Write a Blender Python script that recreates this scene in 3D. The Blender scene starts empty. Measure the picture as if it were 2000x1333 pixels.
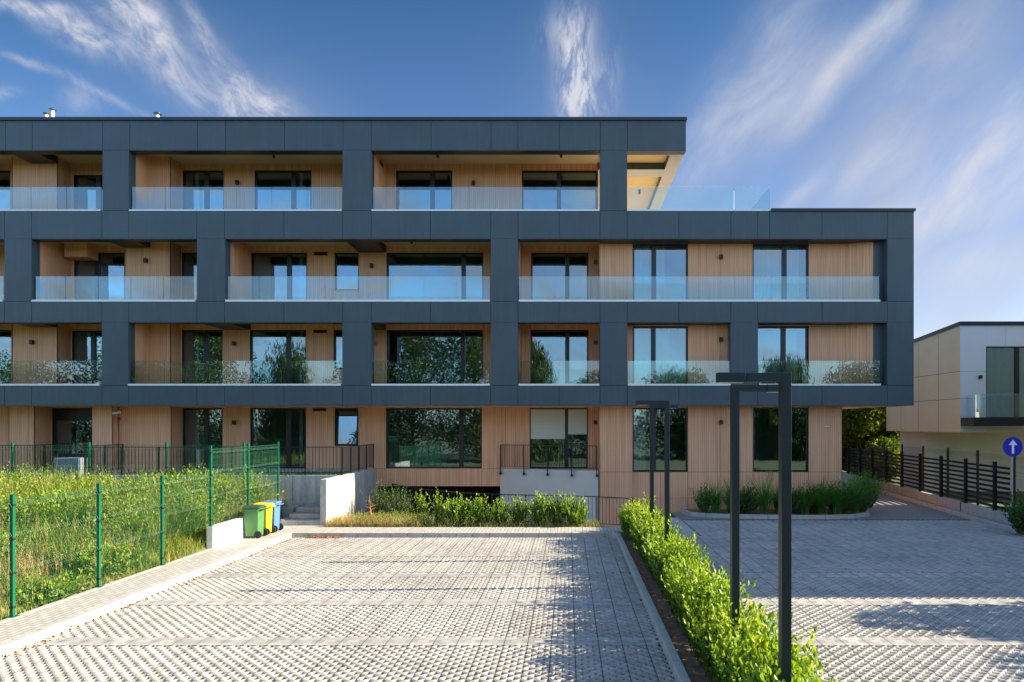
import bpy, math, random
import numpy as np
from mathutils import Vector, Matrix
R = math.radians
rng = np.random.default_rng(7)
random.seed(7)
sc = bpy.context.scene
COL = sc.collection

# ------------------------------------------------------------------ camera
F, VX, VY, H = 1280.0, 1110.0, 829.0, 3.1          # photo focal length in px, vanishing point, eye height
cam = bpy.data.cameras.new("camera"); camo = bpy.data.objects.new("camera", cam); COL.objects.link(camo)
camo.location = (0, 0, H); camo.rotation_euler = (R(90), 0, 0)
cam.sensor_width = 36; cam.lens = 36 * F / 2000
cam.shift_x = -(VX - 1000) / 2000; cam.shift_y = (VY - 666.5) / 2000
cam.clip_start = .1; cam.clip_end = 3000
sc.camera = camo
sc.view_settings.view_transform = 'Standard'; sc.view_settings.look = 'None'; sc.view_settings.gamma = 1
sc.view_settings.exposure = 1.6
sc.render.resolution_x = 1024; sc.render.resolution_y = 682
sc.cycles.max_bounces = 8; sc.cycles.transparent_max_bounces = 16; sc.cycles.caustics_reflective = False; sc.cycles.caustics_refractive = False
sc.cycles.use_denoising = True

# ------------------------------------------------------------------ sun
SUN_EL, SUN_BACK = 25.6, 2.0                       # sun stands to the right, a touch behind the building
sd = Vector((math.cos(R(SUN_EL)) * math.cos(R(SUN_BACK)), math.cos(R(SUN_EL)) * math.sin(R(SUN_BACK)), math.sin(R(SUN_EL))))
sl = bpy.data.lights.new("sun", 'SUN'); sl.energy = 4.6; sl.angle = R(.5); sl.color = (1, .86, .64)
so = bpy.data.objects.new("sun", sl); COL.objects.link(so); so.rotation_euler = (-sd).to_track_quat('-Z', 'Y').to_euler()

# ------------------------------------------------------------------ world
def X(px, D): return (px - VX) * D / F
def Z(py, D): return H + (VY - py) * D / F
w = bpy.data.worlds.new("World"); sc.world = w; w.use_nodes = True
nt = w.node_tree; N = nt.nodes; L = nt.links
for n in list(N): N.remove(n)
out = N.new("ShaderNodeOutputWorld"); bg = N.new("ShaderNodeBackground"); bg.inputs['Strength'].default_value = .135
sky = N.new("ShaderNodeTexSky"); sky.sky_type = 'NISHITA'; sky.sun_disc = False
sky.sun_elevation = R(SUN_EL); sky.sun_rotation = R(90 - SUN_BACK); sky.air_density = 1.0; sky.dust_density = .6; sky.ozone_density = 2.5
L.new(bg.outputs[0], out.inputs[0])

def M(nt, op, a, b=None, c=None):
    n = nt.nodes.new("ShaderNodeMath"); n.operation = op
    for i, v in enumerate((a, b, c)):
        if v is None: continue
        if isinstance(v, (int, float)): n.inputs[i].default_value = v
        else: nt.links.new(v, n.inputs[i])
    return n.outputs[0]
def ramp(nt, v, stops, interp='LINEAR'):
    n = nt.nodes.new("ShaderNodeValToRGB"); n.color_ramp.interpolation = interp
    e = n.color_ramp.elements
    while len(e) < len(stops): e.new(.5)
    for k, (p, c) in enumerate(stops):
        e[k].position = p; e[k].color = (c, c, c, 1) if isinstance(c, (int, float)) else (*c, 1)
    nt.links.new(v, n.inputs[0]); return n.outputs[0]
def mixc(nt, f, a, b, mode='MIX'):
    n = nt.nodes.new("ShaderNodeMix"); n.data_type = 'RGBA'; n.blend_type = mode
    for i, v in ((0, f), (6, a), (7, b)):
        if isinstance(v, (int, float)): n.inputs[i].default_value = v
        elif isinstance(v, tuple): n.inputs[i].default_value = (*v, 1)
        else: nt.links.new(v, n.inputs[i])
    return n.outputs[2]
def comb(nt, x, y, z):
    n = nt.nodes.new("ShaderNodeCombineXYZ")
    for i, v in enumerate((x, y, z)):
        if isinstance(v, (int, float)): n.inputs[i].default_value = v
        else: nt.links.new(v, n.inputs[i])
    return n.outputs[0]
def noise(nt, vec, scale, detail=4, rough=.55, dist=0):
    n = nt.nodes.new("ShaderNodeTexNoise"); n.inputs['Scale'].default_value = scale
    n.inputs['Detail'].default_value = detail; n.inputs['Roughness'].default_value = rough; n.inputs['Distortion'].default_value = dist
    if vec is not None: nt.links.new(vec, n.inputs['Vector'])
    return n.outputs['Fac']

# cirrus: wisps laid on the sky by compass direction (tangent of bearing, tangent of height)
tc = N.new("ShaderNodeTexCoord"); sp = N.new("ShaderNodeSeparateXYZ"); L.new(tc.outputs['Generated'], sp.inputs[0])
ya = M(nt, 'MAXIMUM', M(nt, 'ABSOLUTE', sp.outputs[1]), .08)
U0 = M(nt, 'DIVIDE', sp.outputs[0], ya); V0 = M(nt, 'DIVIDE', sp.outputs[2], ya)
wv = comb(nt, U0, V0, 0)
wn = N.new("ShaderNodeTexNoise"); wn.inputs['Scale'].default_value = 5; wn.inputs['Detail'].default_value = 5; L.new(wv, wn.inputs['Vector'])
ws = N.new("ShaderNodeSeparateColor"); L.new(wn.outputs['Color'], ws.inputs[0])
U = M(nt, 'MULTIPLY_ADD', M(nt, 'SUBTRACT', ws.outputs[0], .5), .06, U0)
V = M(nt, 'MULTIPLY_ADD', M(nt, 'SUBTRACT', ws.outputs[1], .5), .06, V0)
def streak(ang, su, sv, off=0.0, detail=6):
    c, s = math.cos(ang), math.sin(ang)
    a = M(nt, 'ADD', M(nt, 'MULTIPLY', U, c), M(nt, 'MULTIPLY', V, s))
    b = M(nt, 'SUBTRACT', M(nt, 'MULTIPLY', V, c), M(nt, 'MULTIPLY', U, s))
    return noise(nt, comb(nt, M(nt, 'MULTIPLY', a, su), M(nt, 'MULTIPLY', b, sv), off), 1.0, detail, .66, .25)
def blob(px, py, la, lb, ang):                     # soft ellipse centred on a bearing
    u, v = (px - VX) / F, (VY - py) / F
    la /= F; lb /= F; c, s = math.cos(R(ang)), math.sin(R(ang))
    du = M(nt, 'SUBTRACT', U, u); dv = M(nt, 'SUBTRACT', V, v)
    a = M(nt, 'ADD', M(nt, 'MULTIPLY', du, c / la), M(nt, 'MULTIPLY', dv, s / la))
    b = M(nt, 'ADD', M(nt, 'MULTIPLY', du, -s / lb), M(nt, 'MULTIPLY', dv, c / lb))
    r2 = M(nt, 'ADD', M(nt, 'MULTIPLY', a, a), M(nt, 'MULTIPLY', b, b))
    return M(nt, 'POWER', 2.71828, M(nt, 'MULTIPLY', r2, -1))
def cloudset(blobs, st, lo, hi, gain):
    s = None
    for wgt, *b in blobs:
        t = M(nt, 'MULTIPLY', blob(*b), wgt); s = t if s is None else M(nt, 'ADD', s, t)
    n = ramp(nt, st, [(lo, 0), (hi, 1)], 'EASE')
    return M(nt, 'MULTIPLY', M(nt, 'MULTIPLY', M(nt, 'MINIMUM', s, 1.1), M(nt, 'MULTIPLY_ADD', n, .85, .15)), gain)
left = cloudset([(1, 300, 80, 90, 38, -52), (1, 240, 20, 70, 30, -45), (.9, 180, 75, 75, 24, -28), (.7, 60, 8, 110, 16, -6), (.9, 395, 65, 60, 14, -60), (.9, 470, 160, 90, 24, -48),
                 (1.2, 490, 205, 75, 36, -15), (.6, 370, 165, 60, 30, -30), (.45, 60, 118, 90, 9, -22), (.4, 210, 185, 110, 8, -24), (.5, 2, 180, 14, 35, 90), (.4, 150, 195, 40, 30, 0), (.7, 130, 50, 90, 26, -35)],
                streak(R(-45), 14, 34, 3.1), .33, .72, .95)
mid = cloudset([(1.15, 1130, 190, 70, 36, 86), (1, 1125, 100, 60, 32, 80), (.45, 1100, 45, 50, 40, 60), (.35, 1190, 150, 60, 20, 80)], streak(R(86), 14, 50, 1.7), .36, .62, 1.0)
right = cloudset([(.75, 1640, 130, 210, 24, 52), (.6, 1740, 40, 100, 26, 55), (.6, 1520, 190, 190, 50, 45), (.6, 1530, 60, 150, 50, 60), (.55, 1830, 120, 200, 80, 50), (.7, 1560, 375, 60, 16, 42),
                  (.85, 1850, 430, 240, 55, 22), (.9, 1900, 350, 170, 50, 30), (.9, 1880, 530, 200, 50, 8), (.7, 1700, 330, 120, 60, 20), (.8, 1980, 250, 120, 70, 50), (.5, 1400, 240, 200, 60, 60)],
                 streak(R(48), 4, 13, 8.3, 5), .18, .85, .85)
rest = M(nt, 'MULTIPLY', ramp(nt, streak(R(-30), 3, 8, 5.5, 5), [(.45, 0), (.68, .8)]), ramp(nt, M(nt, 'MULTIPLY_ADD', sp.outputs[1], -.5, .5), [(.5, 0), (.62, 1)]))
cl = M(nt, 'MINIMUM', M(nt, 'ADD', M(nt, 'ADD', left, mid), M(nt, 'ADD', right, rest)), .95)
hs = N.new("ShaderNodeHueSaturation"); hs.inputs['Saturation'].default_value = 1.0; hs.inputs['Value'].default_value = 1.0; L.new(sky.outputs[0], hs.inputs['Color'])
frontc = nt.nodes.new("ShaderNodeValToRGB"); fe = frontc.color_ramp.elements; fe.new(.35); fe.new(.65)
for k_, (p_, c_) in enumerate(((0, (.52, .42, .37)), (.12, (.47, .41, .43)), (.36, (.32, .37, .45)), (.68, (.15, .26, .34)))): fe[k_].position = p_; fe[k_].color = (*c_, 1)
nt.links.new(V0, frontc.inputs[0])
isf = ramp(nt, M(nt, 'MULTIPLY_ADD', sp.outputs[1], .5, .5), [(.5, 0), (.62, 1)])
tint = mixc(nt, isf, (.74, .93, 1.06), frontc.outputs[0])  # sky behind the camera set brighter than in view, to lift the facade's shade
skyc = mixc(nt, 1.0, hs.outputs[0], tint, 'MULTIPLY')
veil = cloudset([(.8, 1900, 480, 420, 220, 20), (.7, 1750, 160, 420, 170, 45), (.35, 420, 150, 260, 90, -30), (.3, 1130, 150, 160, 120, 80)], streak(R(40), 1.6, 4, 12.0, 4), .25, .75, .75)
skyc = mixc(nt, veil, skyc, (1.18, 1.15, 1.24))
skyc = mixc(nt, cl, skyc, (1.75, 1.78, 1.98))
puff = M(nt, 'MULTIPLY', ramp(nt, noise(nt, comb(nt, M(nt, 'MULTIPLY', U, 1.0), M(nt, 'MULTIPLY', V, 2.0), 4.0), 9, 5, .6), [(.50, 0), (.66, .75)]), ramp(nt, M(nt, 'MULTIPLY_ADD', sp.outputs[1], -.5, .5), [(.5, 0), (.62, 1)]))
skyc = mixc(nt, puff, skyc, (2.3, 2.4, 2.6))
L.new(skyc, bg.inputs['Color'])

# ------------------------------------------------------------------ materials
MATS = {}
def mat(name, col, rough=.6, metal=0, bump=None, var=None, spec=None):
    """var = (scale, amount, vec-scale) colour mottling; bump = (scale, strength)"""
    m = bpy.data.materials.new(name); m.use_nodes = True; nt = m.node_tree; b = nt.nodes['Principled BSDF']
    b.inputs['Base Color'].default_value = (*col, 1); b.inputs['Roughness'].default_value = rough; b.inputs['Metallic'].default_value = metal
    if spec is not None: b.inputs['Specular IOR Level'].default_value = spec
    tc = nt.nodes.new("ShaderNodeTexCoord"); v = tc.outputs['Object']
    if var:
        n = noise(nt, v, var[0], 5, .6)
        dark = tuple(c * (1 - var[1]) for c in col); light = tuple(min(1, c * (1 + var[1])) for c in col)
        c = mixc(nt, ramp(nt, n, [(.3, 0), (.7, 1)]), dark, light); nt.links.new(c, b.inputs['Base Color'])
    if bump:
        bn = nt.nodes.new("ShaderNodeBump"); bn.inputs['Strength'].default_value = bump[1]; bn.inputs['Distance'].default_value = .02
        nt.links.new(noise(nt, v, bump[0], 4), bn.inputs['Height']); nt.links.new(bn.outputs[0], b.inputs['Normal'])
    MATS[name] = m; return m
def node_mat(name):
    m = bpy.data.materials.new(name); m.use_nodes = True; nt = m.node_tree; b = nt.nodes['Principled BSDF']
    tc = nt.nodes.new("ShaderNodeTexCoord"); MATS[name] = m; return m, nt, b, tc.outputs['Object']

mat('panel', (.044, .070, .090), .5, 0, (60, .08), (.7, .12)); mat('panel_back', (.008, .009, .01), .9)
mat('cap', (.03, .037, .045), .4, .3); mat('frame', (.010, .011, .013), .35); mat('black_metal', (.012, .016, .020), .4, .3)
mat('lamp_paint', (.010, .021, .029), .42, .2, (90, .05), (3, .15))
mat('white_trim', (.8, .8, .8), .5); mat('plaster', (.62, .57, .50), .9, 0, (150, .15), (1.2, .06)); mat('soffit_sun_bounce', (.80, .55, .24), .8, 0, None, (1, .06)); mat('ceiling', (.66, .53, .34), .9, 0, None, (1, .05))  # the overhang soffit's golden tone stands for sunlight bounced off the terrace
mat('room_wall', (.62, .60, .55), .9, 0, None, (1, .08)); mat('room_floor', (.3, .2, .12), .5)
mat('soil', (.20, .125, .075), .95, 0, (25, .8), (9, .5)); mat('gravel', (.11, .08, .05), .95, 0, (70, 1.0), (45, .45))
mat('ground', (.10, .13, .05), .95, 0, (8, .5), (.8, .4)); mat('bark', (.12, .08, .05), .9, 0, (30, .6), (8, .3))
mat('green_paint', (.003, .12, .055), .35); mat('wire_green', (.006, .10, .05), .45); mat('clamp', (.01, .012, .012), .6)
mat('brown_slat', (.005, .005, .0055), .8, 0, (40, .2), (6, .25)); mat('dark_wire', (.012, .014, .015), .5)
mat('neigh_panel', (.70, .70, .71), .55, 0, None, (1, .03)); mat('neigh_side_bounce', (.82, .68, .50), .7, 0, None, (.8, .04)); mat('neigh_wall', (.74, .70, .63), .9, 0, (120, .15), (1.5, .06))  # the house's side is coloured beige for warm bounced light
mat('curtain', (.72, .74, .74), .9); mat('block_grey', (.17, .21, .25), .7, 0, (80, .1), (2, .1)); mat('teal_curtain', (.28, .72, .74), .9); mat('blind', (.62, .61, .56), .55)
mat('white_wall', (.78, .76, .72), .8, 0, (60, .1), (2, .04)); mat('steel', (.6, .6, .6), .3, .9); mat('white_plastic', (.8, .8, .78), .4)
mat('red_plastic', (.25, .01, .01), .4); mat('sign_blue', (.005, .012, .42), .4); mat('sign_white', (.85, .87, .9), .5); mat('galv', (.35, .38, .42), .4, .6)
mat('bin_green', (.07, .21, .065), .5, 0, None, (6, .1)); mat('bin_lid_green', (.03, .085, .05), .45); mat('bin_yellow', (.75, .50, .02), .5); mat('bin_blue', (.08, .20, .50), .5); mat('rubber', (.02, .02, .02), .8)
mat('dry_leaf', (.42, .16, .04), .8, 0, None, (5, .4)); mat('dry_stem', (.45, .25, .10), .8); mat('banner_blue', (.01, .10, .75), .4); mat('green_cloth', (.10, .38, .10), .7); mat('card', (.75, .68, .55), .8)

# weathered concrete with formwork streaks
def concrete(name, col, amt=.35):
    m, nt, b, v = node_mat(name)
    s = nt.nodes.new("ShaderNodeMapping"); s.inputs['Scale'].default_value = (3, 3, .5); nt.links.new(v, s.inputs[0])
    a = noise(nt, s.outputs[0], 1.6, 6, .65, .4); c = noise(nt, v, 9, 5, .7)
    f = M(nt, 'ADD', M(nt, 'MULTIPLY', a, .7), M(nt, 'MULTIPLY', c, .3))
    nt.links.new(mixc(nt, ramp(nt, f, [(.36, 0), (.62, 1)]), tuple(x * (1 - amt) for x in col), tuple(min(1, x * (1 + amt * .4)) for x in col)), b.inputs['Base Color'])
    b.inputs['Roughness'].default_value = .85
    bn = nt.nodes.new("ShaderNodeBump"); bn.inputs['Strength'].default_value = .25; bn.inputs['Distance'].default_value = .01; nt.links.new(c, bn.inputs['Height']); nt.links.new(bn.outputs[0], b.inputs['Normal'])
concrete('concrete', (.45, .44, .41)); concrete('kerb', (.45, .43, .395), .2); concrete('step', (.30, .30, .29), .2); concrete('slab_concrete', (.42, .42, .41), .25)

# vertical fine battens
def wood(name, light, dark, k=1.0):
    m, nt, b, v = node_mat(name)
    sx = nt.nodes.new("ShaderNodeSeparateXYZ"); nt.links.new(v, sx.inputs[0])
    h = M(nt, 'ADD', sx.outputs[0], sx.outputs[1])
    fine = noise(nt, comb(nt, M(nt, 'MULTIPLY', h, 30), 0, M(nt, 'MULTIPLY', sx.outputs[2], .35)), 1, 3, .7)
    mid = noise(nt, comb(nt, M(nt, 'MULTIPLY', h, 7), 0, M(nt, 'MULTIPLY', sx.outputs[2], .25)), 1, 3, .6)
    big = noise(nt, v, .5, 2)
    slat = M(nt, 'FRACT', M(nt, 'MULTIPLY', h, 1 / .075)); slat = ramp(nt, slat, [(.0, .15), (.12, 1), (.86, 1), (1, .15)])
    f = M(nt, 'ADD', M(nt, 'ADD', M(nt, 'MULTIPLY', fine, .75), M(nt, 'MULTIPLY', mid, .35)), M(nt, 'MULTIPLY', big, .2))
    c = mixc(nt, ramp(nt, f, [(.48, 0), (.82, 1)]), dark, light)
    c = mixc(nt, M(nt, 'MULTIPLY', M(nt, 'SUBTRACT', 1.0, slat), .5 * k), c, tuple(x * .35 for x in dark))
    nt.links.new(c, b.inputs['Base Color']); b.inputs['Roughness'].default_value = .6
    bn = nt.nodes.new("ShaderNodeBump"); bn.inputs['Strength'].default_value = .5 * k; bn.inputs['Distance'].default_value = .012; nt.links.new(slat, bn.inputs['Height']); nt.links.new(bn.outputs[0], b.inputs['Normal'])
m_ = MATS['panel']; nt_ = m_.node_tree; b_ = nt_.nodes['Principled BSDF']; src = b_.inputs['Base Color'].links[0].from_socket
g_ = nt_.nodes.new("ShaderNodeNewGeometry"); t_ = nt_.nodes.new("ShaderNodeTexCoord"); mp_ = nt_.nodes.new("ShaderNodeMapping"); mp_.inputs['Scale'].default_value = (9, 9, .5); nt_.links.new(t_.outputs['Object'], mp_.inputs[0])
dust = ramp(nt_, noise(nt_, mp_.outputs[0], 1, 4, .7), [(.5, 0), (.8, 1)])
c_ = mixc(nt_, M(nt_, 'MULTIPLY', g_.outputs['Random Per Island'], .22), src, (.075, .095, .105)); c_ = mixc(nt_, M(nt_, 'MULTIPLY', dust, .28), c_, (.13, .14, .14)); nt_.links.new(c_, b_.inputs['Base Color'])
nt_.links.new(M(nt_, 'MULTIPLY_ADD', g_.outputs['Random Per Island'], .12, .4), b_.inputs['Roughness'])
wood('wood', (.92, .49, .275), (.60, .285, .145))

# concrete pavers: each block its own tone, fine grain, stains
def paver(name, light, dark, grain=120):
    m, nt, b, v = node_mat(name)
    g = nt.nodes.new("ShaderNodeNewGeometry")
    big = noise(nt, v, .55, 4, .6); gr = noise(nt, v, grain, 2, .8); md = noise(nt, v, 6, 4, .7)
    f = M(nt, 'ADD', M(nt, 'ADD', M(nt, 'MULTIPLY', big, .5), M(nt, 'MULTIPLY', gr, .3)), M(nt, 'ADD', M(nt, 'MULTIPLY', md, .25), M(nt, 'MULTIPLY', g.outputs['Random Per Island'], .16)))
    nt.links.new(mixc(nt, ramp(nt, f, [(.40, 0), (.78, 1)]), dark, light), b.inputs['Base Color']); b.inputs['Roughness'].default_value = .85
    bn = nt.nodes.new("ShaderNodeBump"); bn.inputs['Strength'].default_value = .3; bn.inputs['Distance'].default_value = .006; nt.links.new(gr, bn.inputs['Height']); nt.links.new(bn.outputs[0], b.inputs['Normal'])
paver('paver', (.51, .48, .44), (.24, .225, .205)); paver('paver_grey', (.34, .34, .34), (.22, .23, .24))

def brickmat(name, c1, c2, mort, scale, bw, bh, msz=.02, rot=0):
    m, nt, b, v = node_mat(name)
    mp = nt.nodes.new("ShaderNodeMapping"); mp.inputs['Rotation'].default_value = (0, 0, rot); nt.links.new(v, mp.inputs[0])
    br = nt.nodes.new("ShaderNodeTexBrick"); br.inputs['Scale'].default_value = scale; br.inputs['Brick Width'].default_value = bw; br.inputs['Row Height'].default_value = bh; br.inputs['Mortar Size'].default_value = msz
    br.inputs['Color1'].default_value = (*c1, 1); br.inputs['Color2'].default_value = (*c2, 1); br.inputs['Mortar'].default_value = (*mort, 1); nt.links.new(mp.outputs[0], br.inputs['Vector'])
    n = noise(nt, v, 30, 4, .7)
    nt.links.new(mixc(nt, .35, br.outputs['Color'], mixc(nt, n, (.2, .2, .2), (.9, .88, .84)), 'MULTIPLY'), b.inputs['Base Color']); b.inputs['Roughness'].default_value = .85
    bn = nt.nodes.new("ShaderNodeBump"); bn.invert = True; bn.inputs['Strength'].default_value = .5; bn.inputs['Distance'].default_value = .006; nt.links.new(br.outputs['Fac'], bn.inputs['Height']); nt.links.new(bn.outputs[0], b.inputs['Normal'])
brickmat('path_brick', (.58, .55, .50), (.47, .45, .41), (.20, .19, .17), 1, .2, .1, .007, R(90))
brickmat('drive_brick', (.36, .36, .35), (.30, .30, .30), (.08, .08, .08), 1, .2, .1, .012, R(35))

def glass(name, base_refl, tint, fres=1.5, gc=(.66, .86, 1)):
    m = bpy.data.materials.new(name); m.use_nodes = True; nt = m.node_tree
    for n in list(nt.nodes): nt.nodes.remove(n)
    o = nt.nodes.new("ShaderNodeOutputMaterial"); t = nt.nodes.new("ShaderNodeBsdfTransparent"); g = nt.nodes.new("ShaderNodeBsdfGlossy"); mx = nt.nodes.new("ShaderNodeMixShader")
    t.inputs[0].default_value = (*tint, 1); g.inputs['Roughness'].default_value = .004; g.inputs[0].default_value = (*gc, 1)
    fr = nt.nodes.new("ShaderNodeFresnel"); fr.inputs[0].default_value = fres
    tc = nt.nodes.new("ShaderNodeTexCoord"); bn = nt.nodes.new("ShaderNodeBump"); bn.inputs['Strength'].default_value = .06; bn.inputs['Distance'].default_value = .02
    nt.links.new(noise(nt, tc.outputs['Object'], 1.3, 2), bn.inputs['Height']); nt.links.new(bn.outputs[0], g.inputs['Normal'])
    nt.links.new(M(nt, 'MINIMUM', M(nt, 'ADD', fr.outputs[0], base_refl), 1), mx.inputs[0])
    nt.links.new(t.outputs[0], mx.inputs[1]); nt.links.new(g.outputs[0], mx.inputs[2]); nt.links.new(mx.outputs[0], o.inputs[0]); MATS[name] = m
glass('glass', .25, (.56, .70, .68)); glass('rail_glass', .13, (.77, .90, .88), gc=(.78, .95, 1)); glass('glass_edge', .1, (.45, .75, .68))

def leafmat(name, c1, c2, c3, trans=.35, rough=.45):
    m, nt, b, v = node_mat(name)
    g = nt.nodes.new("ShaderNodeNewGeometry"); r = g.outputs['Random Per Island']
    n = nt.nodes.new("ShaderNodeValToRGB"); e = n.color_ramp.elements; e.new(.5)
    for k, (p, c) in enumerate(((0, c1), (.55, c2), (1, c3))): e[k].position = p; e[k].color = (*c, 1)
    big = noise(nt, v, 1.1, 3)
    nt.links.new(M(nt, 'ADD', M(nt, 'MULTIPLY', r, .6), M(nt, 'MULTIPLY', ramp(nt, big, [(.38, 0), (.62, 1)]), .4)), n.inputs[0])
    nt.links.new(n.outputs[0], b.inputs['Base Color']); b.inputs['Roughness'].default_value = rough; b.inputs['Specular IOR Level'].default_value = .4
    t = nt.nodes.new("ShaderNodeBsdfTranslucent"); mx = nt.nodes.new("ShaderNodeMixShader"); mx.inputs[0].default_value = trans
    nt.links.new(mixc(nt, 1, n.outputs[0], (1.3, 1.25, .5), 'MULTIPLY'), t.inputs[0])
    o = nt.nodes['Material Output']; nt.links.new(b.outputs[0], mx.inputs[1]); nt.links.new(t.outputs[0], mx.inputs[2]); nt.links.new(mx.outputs[0], o.inputs[0])
leafmat('hedge_leaf', (.03, .09, .010), (.08, .19, .015), (.22, .32, .03), .3, .35); leafmat('young_leaf', (.10, .22, .018), (.24, .37, .028), (.46, .52, .05), .4, .4); leafmat('weed_leaf', (.07, .16, .02), (.22, .32, .05), (.46, .46, .10), .35, .6)
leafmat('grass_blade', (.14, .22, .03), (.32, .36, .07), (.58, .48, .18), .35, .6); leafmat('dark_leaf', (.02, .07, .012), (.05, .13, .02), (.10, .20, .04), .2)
leafmat('broad_leaf', (.06, .13, .02), (.15, .24, .035), (.32, .36, .08), .3, .5); leafmat('lush_leaf', (.03, .12, .015), (.08, .24, .03), (.20, .38, .07), .3, .4); leafmat('pine_leaf', (.03, .07, .01), (.13, .20, .02), (.46, .44, .06), .5, .6); leafmat('tree_leaf', (.03, .07, .015), (.06, .12, .025), (.12, .19, .04), .3)
leafmat('straw', (.35, .24, .08), (.5, .38, .16), (.65, .52, .28), .3, .7); leafmat('dry_leaves', (.18, .06, .02), (.42, .17, .04), (.55, .30, .08), .1, .8)

# ------------------------------------------------------------------ builders
BASE = {}
def setp(o, label=None, cat=None, group=None, kind=None):
    if label: o['label'] = label
    if cat: o['category'] = cat
    if group: o['group'] = group
    if kind: o['kind'] = kind
    return o
def thing(name, label, cat, loc=(0, 0, 0), group=None):
    o = bpy.data.objects.new(name, None); COL.objects.link(o); o.location = loc; o.empty_display_size = .2
    BASE[o.name] = Vector(loc); return setp(o, label, cat, group)
def place(me, name, parent, mats):
    if not isinstance(mats, (list, tuple)): mats = [mats]
    for m in mats: me.materials.append(MATS[m])
    o = bpy.data.objects.new(name, me); COL.objects.link(o)
    if parent is not None: o.parent = parent; BASE[o.name] = BASE[parent.name]
    else: BASE[o.name] = Vector((0, 0, 0))
    return o
class MB:
    def __init__(s): s.v = []; s.f = []; s.m = []
    def quad(s, pts, m=0):
        b = len(s.v); s.v += [tuple(p) for p in pts]; s.f.append(tuple(range(b, b + len(pts)))); s.m.append(m); return s
    def box(s, x0, x1, y0, y1, z0, z1, m=0, skip=''):
        if x0 > x1: x0, x1 = x1, x0
        if y0 > y1: y0, y1 = y1, y0
        if z0 > z1: z0, z1 = z1, z0
        b = len(s.v); s.v += [(x0, y0, z0), (x1, y0, z0), (x1, y1, z0), (x0, y1, z0), (x0, y0, z1), (x1, y0, z1), (x1, y1, z1), (x0, y1, z1)]
        for q in ((0, 3, 2, 1), (4, 5, 6, 7), (0, 1, 5, 4), (1, 2, 6, 5), (2, 3, 7, 6), (3, 0, 4, 7)):
            s.f.append(tuple(b + i for i in q)); s.m.append(m)
        return s
    def bar(s, a, b, wdt, hgt=None, n=4, m=0, up=(0, 0, 1), taper=1.0):
        a, b = Vector(a), Vector(b); d = (b - a)
        if d.length < 1e-6: return s
        d.normalize(); u = Vector(up)
        if abs(d.dot(u)) > .99: u = Vector((0, 1, 0))
        x = d.cross(u).normalized(); y = x.cross(d).normalized(); hgt = hgt or wdt
        k = len(s.v)
        for e, sc_ in ((a, 1), (b, taper)):
            for i in range(n):
                t = 2 * math.pi * (i + .5) / n; f = 1 / math.cos(math.pi / n) if n == 4 else 1
                s.v.append(tuple(e + x * (math.cos(t) * wdt / 2 * f * sc_) + y * (math.sin(t) * hgt / 2 * f * sc_)))
        for i in range(n):
            j = (i + 1) % n; s.f.append((k + i, k + j, k + n + j, k + n + i)); s.m.append(m)
        s.f.append(tuple(k + i for i in range(n - 1, -1, -1))); s.f.append(tuple(k + n + i for i in range(n))); s.m += [m, m]; return s
    def lathe(s, c, prof, n=20, axis='z', m=0):
        k = len(s.v); c = Vector(c)
        for r, h in prof:
            for i in range(n):
                t = 2 * math.pi * i / n; a, b = r * math.cos(t), r * math.sin(t)
                s.v.append(tuple(c + Vector({'z': (a, b, h), 'y': (a, h, b), 'x': (h, a, b)}[axis])))
        for q in range(len(prof) - 1):
            for i in range(n):
                j = (i + 1) % n; s.f.append((k + q * n + i, k + q * n + j, k + (q + 1) * n + j, k + (q + 1) * n + i)); s.m.append(m)
        s.f.append(tuple(k + i for i in range(n))); s.f.append(tuple(k + (len(prof) - 1) * n + i for i in range(n))); s.m += [m, m]; return s
    def build(s, name, mats, parent=None, bevel=0, smooth=False, recalc=True):
        off = BASE[parent.name] if parent is not None else Vector((0, 0, 0))
        me = bpy.data.meshes.new(name); me.from_pydata([(v[0] - off.x, v[1] - off.y, v[2] - off.z) for v in s.v], [], s.f)
        me.polygons.foreach_set('material_index', s.m)
        if recalc:
            import bmesh
            bm = bmesh.new(); bm.from_mesh(me); bmesh.ops.recalc_face_normals(bm, faces=bm.faces); bm.to_mesh(me); bm.free()
        if smooth: me.polygons.foreach_set('use_smooth', [True] * len(me.polygons))
        me.update(); o = place(me, name, parent, mats)
        if bevel:
            md = o.modifiers.new("bevel", 'BEVEL'); md.width = bevel; md.segments = 2; md.limit_method = 'ANGLE'
        return o
def npmesh(name, verts, quads, mats, parent=None, midx=None):
    verts = np.asarray(verts, dtype=np.float32).reshape(-1, 3).copy(); quads = np.asarray(quads, dtype=np.int32)
    if parent is not None: verts -= np.array(BASE[parent.name], dtype=np.float32)
    n, k = quads.shape
    me = bpy.data.meshes.new(name); me.vertices.add(len(verts)); me.vertices.foreach_set('co', verts.ravel())
    me.loops.add(n * k); me.loops.foreach_set('vertex_index', quads.ravel())
    me.polygons.add(n); me.polygons.foreach_set('loop_start', np.arange(0, n * k, k, dtype=np.int32))
    try: me.polygons.foreach_set('loop_total', np.full(n, k, dtype=np.int32))
    except Exception: pass
    if midx is not None: me.polygons.foreach_set('material_index', np.asarray(midx, dtype=np.int32))
    me.update(calc_edges=True)
    return place(me, name, parent, mats)

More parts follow.
